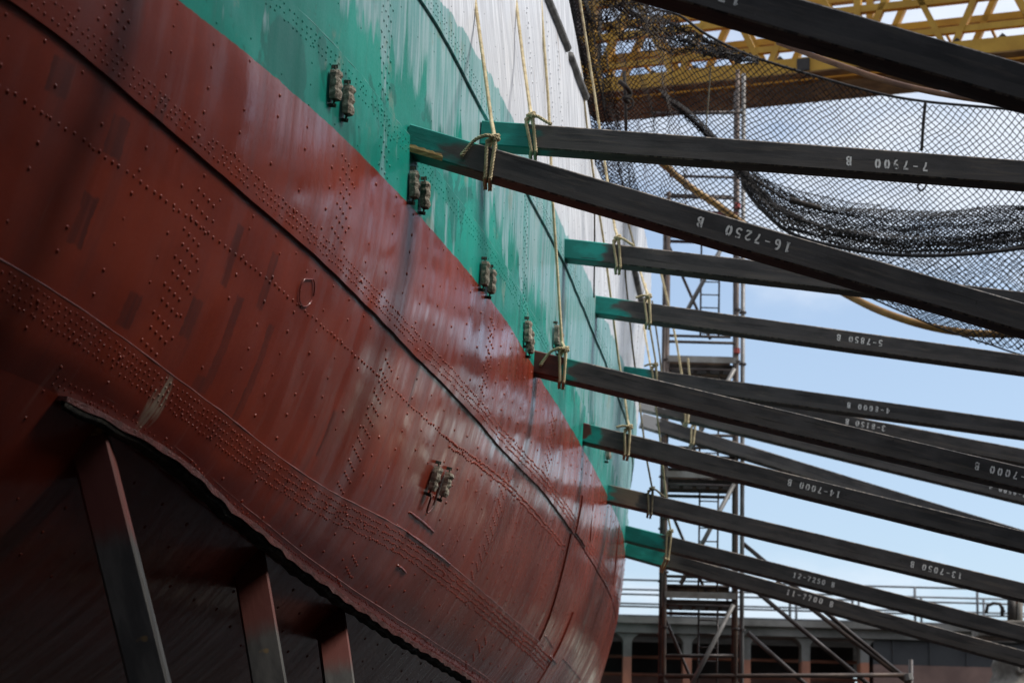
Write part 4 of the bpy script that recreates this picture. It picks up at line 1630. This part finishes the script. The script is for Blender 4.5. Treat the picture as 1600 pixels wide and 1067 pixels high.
b.box(V3((xr0 + qx1) / 2, YW + .7, (zv(993) + zv(1032)) / 2), V3((qx1 - xr0) / 2, 0, 0), V3(0, .55, 0), V3(0, 0, (zv(993) - zv(1032)) / 2 - .003))
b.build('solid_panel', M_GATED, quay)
b = MB()
b.box(V3((xr0 + qx1) / 2, YW + .72, zv(1032) / 2), V3((qx1 - xr0) / 2, 0, 0), V3(0, .58, 0), V3(0, 0, zv(1032) / 2))
b.build('lower_panel', M_RUSTD, quay)
for k in range(7):
    b = MB()
    x = xr0 + .6 + k * 1.1
    b.box(V3(x, YW + .13, (zv(995) + zv(1031)) / 2), V3(.03, 0, 0), V3(0, .03, 0), V3(0, 0, (zv(995) - zv(1031)) / 2))
    b.build('stiffener', M_GATED, quay)

M_RAIL = simple('railing_steel', (.12, .13, .15), (.08, .085, .095), rough=.6, scale=2)
def railing(label, y, u0, u1, vtop, n, du):
    r = thing('railing', label, 'railing')
    P = lambda u, v: pty(u, v, y)
    x0, x1 = P(u0, 960).x, P(u1, 960).x
    z1 = P(1200, vtop).z
    for k in range(n):
        x = x0 + (x1 - x0) * (k + du) / n
        b = MB()
        b.tube([V3(x, y, zt - .05), V3(x, y, z1)], .04, 6)
        b.build('post', M_RAIL, r, smooth=True)
    for f in (1.0, .62, .3):
        b = MB()
        b.tube([V3(x0, y, zt + (z1 - zt) * f), V3(x1, y, zt + (z1 - zt) * f)], .03, 6)
        b.build('rail', M_RAIL, r, smooth=True)
railing('taller front steel railing along the quay edge', YW + .2, 880, 1760, 911, 9, .62)
railing('lower rear railing behind the front one on the quay', YW + 2.4, 880, 1760, 926, 9, .72)
# deck of the quay between the railings
b = MB()
b.box(V3((qx0 + qx1) / 2, YW + 7, zt - .08), V3((qx1 - qx0) / 2, 0, 0), V3(0, 6.1, 0), V3(0, 0, .07))
struct(b.build('quay_deck', M_GATE))

# bollard-like winch at the right edge of the quay
win = thing('winch', 'rusty winch with drum and levers at the right edge of the quay', 'winch')
YQ = 62.0
Q = lambda u, v: pty(u, v, YQ)
b = MB()
c = Q(1592, 1060)
prof = [(.0, 1.15), (.45, 1.12), (.62, .95), (.7, .6), (.66, .2), (.78, -.25), (.95, -.6), (1.0, -1.2)]
n = 20
for (r_, h) in prof:
    for k in range(n):
        a = 2 * math.pi * k / n
        b.v.append((c.x + r_ * math.cos(a), c.y + r_ * math.sin(a), c.z + h * .55))
for i in range(len(prof) - 1):
    for k in range(n):
        k2 = (k + 1) % n
        b.f.append((i * n + k, (i + 1) * n + k, (i + 1) * n + k2, i * n + k2))
M_WIN = simple('winch_grey', (.20, .18, .15), (.10, .085, .07), rough=.7, scale=3)
b.build('drum', M_WIN, win, smooth=True)
b = MB()
b.box(V3(c.x, c.y, (c.z - .6) / 2), V3(.9, 0, 0), V3(0, .9, 0), V3(0, 0, (c.z - .6) / 2))
b.build('pedestal', M_GATED, win, bevel=.05)
b = MB()
path = [Q(1587, 1042) + Vector((.17 * math.cos(a) * .6 + .05 * math.sin(a), -.75, .2 * math.sin(a))) for a in np.linspace(0, 2 * math.pi, 18)[:-1]]
b.tube(path, .06, 8, closed=True)
b.build('ring', M_STEELT, win, smooth=True)
for nm, pts_, r_, m_ in (('lever', [(1541, 958), (1543, 946), (1552, 942), (1562, 943), (1569, 956)], .045, M_DARK),
                         ('valve', [(1581, 972), (1581, 950), (1581, 936)], .12, M_DARK),
                         ('post', [(1593, 985), (1593, 940)], .09, M_WIN),
                         ('arm', [(1581, 940), (1586, 934), (1590, 943)], .06, M_RUST),
                         ('guard', [(1566, 962), (1566, 948), (1563, 948)], .05, M_DARK)):
    b = MB()
    b.tube([Q(*p) for p in pts_], r_, 8)
    b.build(nm, m_, win, smooth=True)
b = MB()
b.box(Q(1572, 985), V3(.8, 0, 0), V3(0, .5, 0), V3(0, 0, .22))
b.build('gearbox', M_WIN, win, bevel=.06)
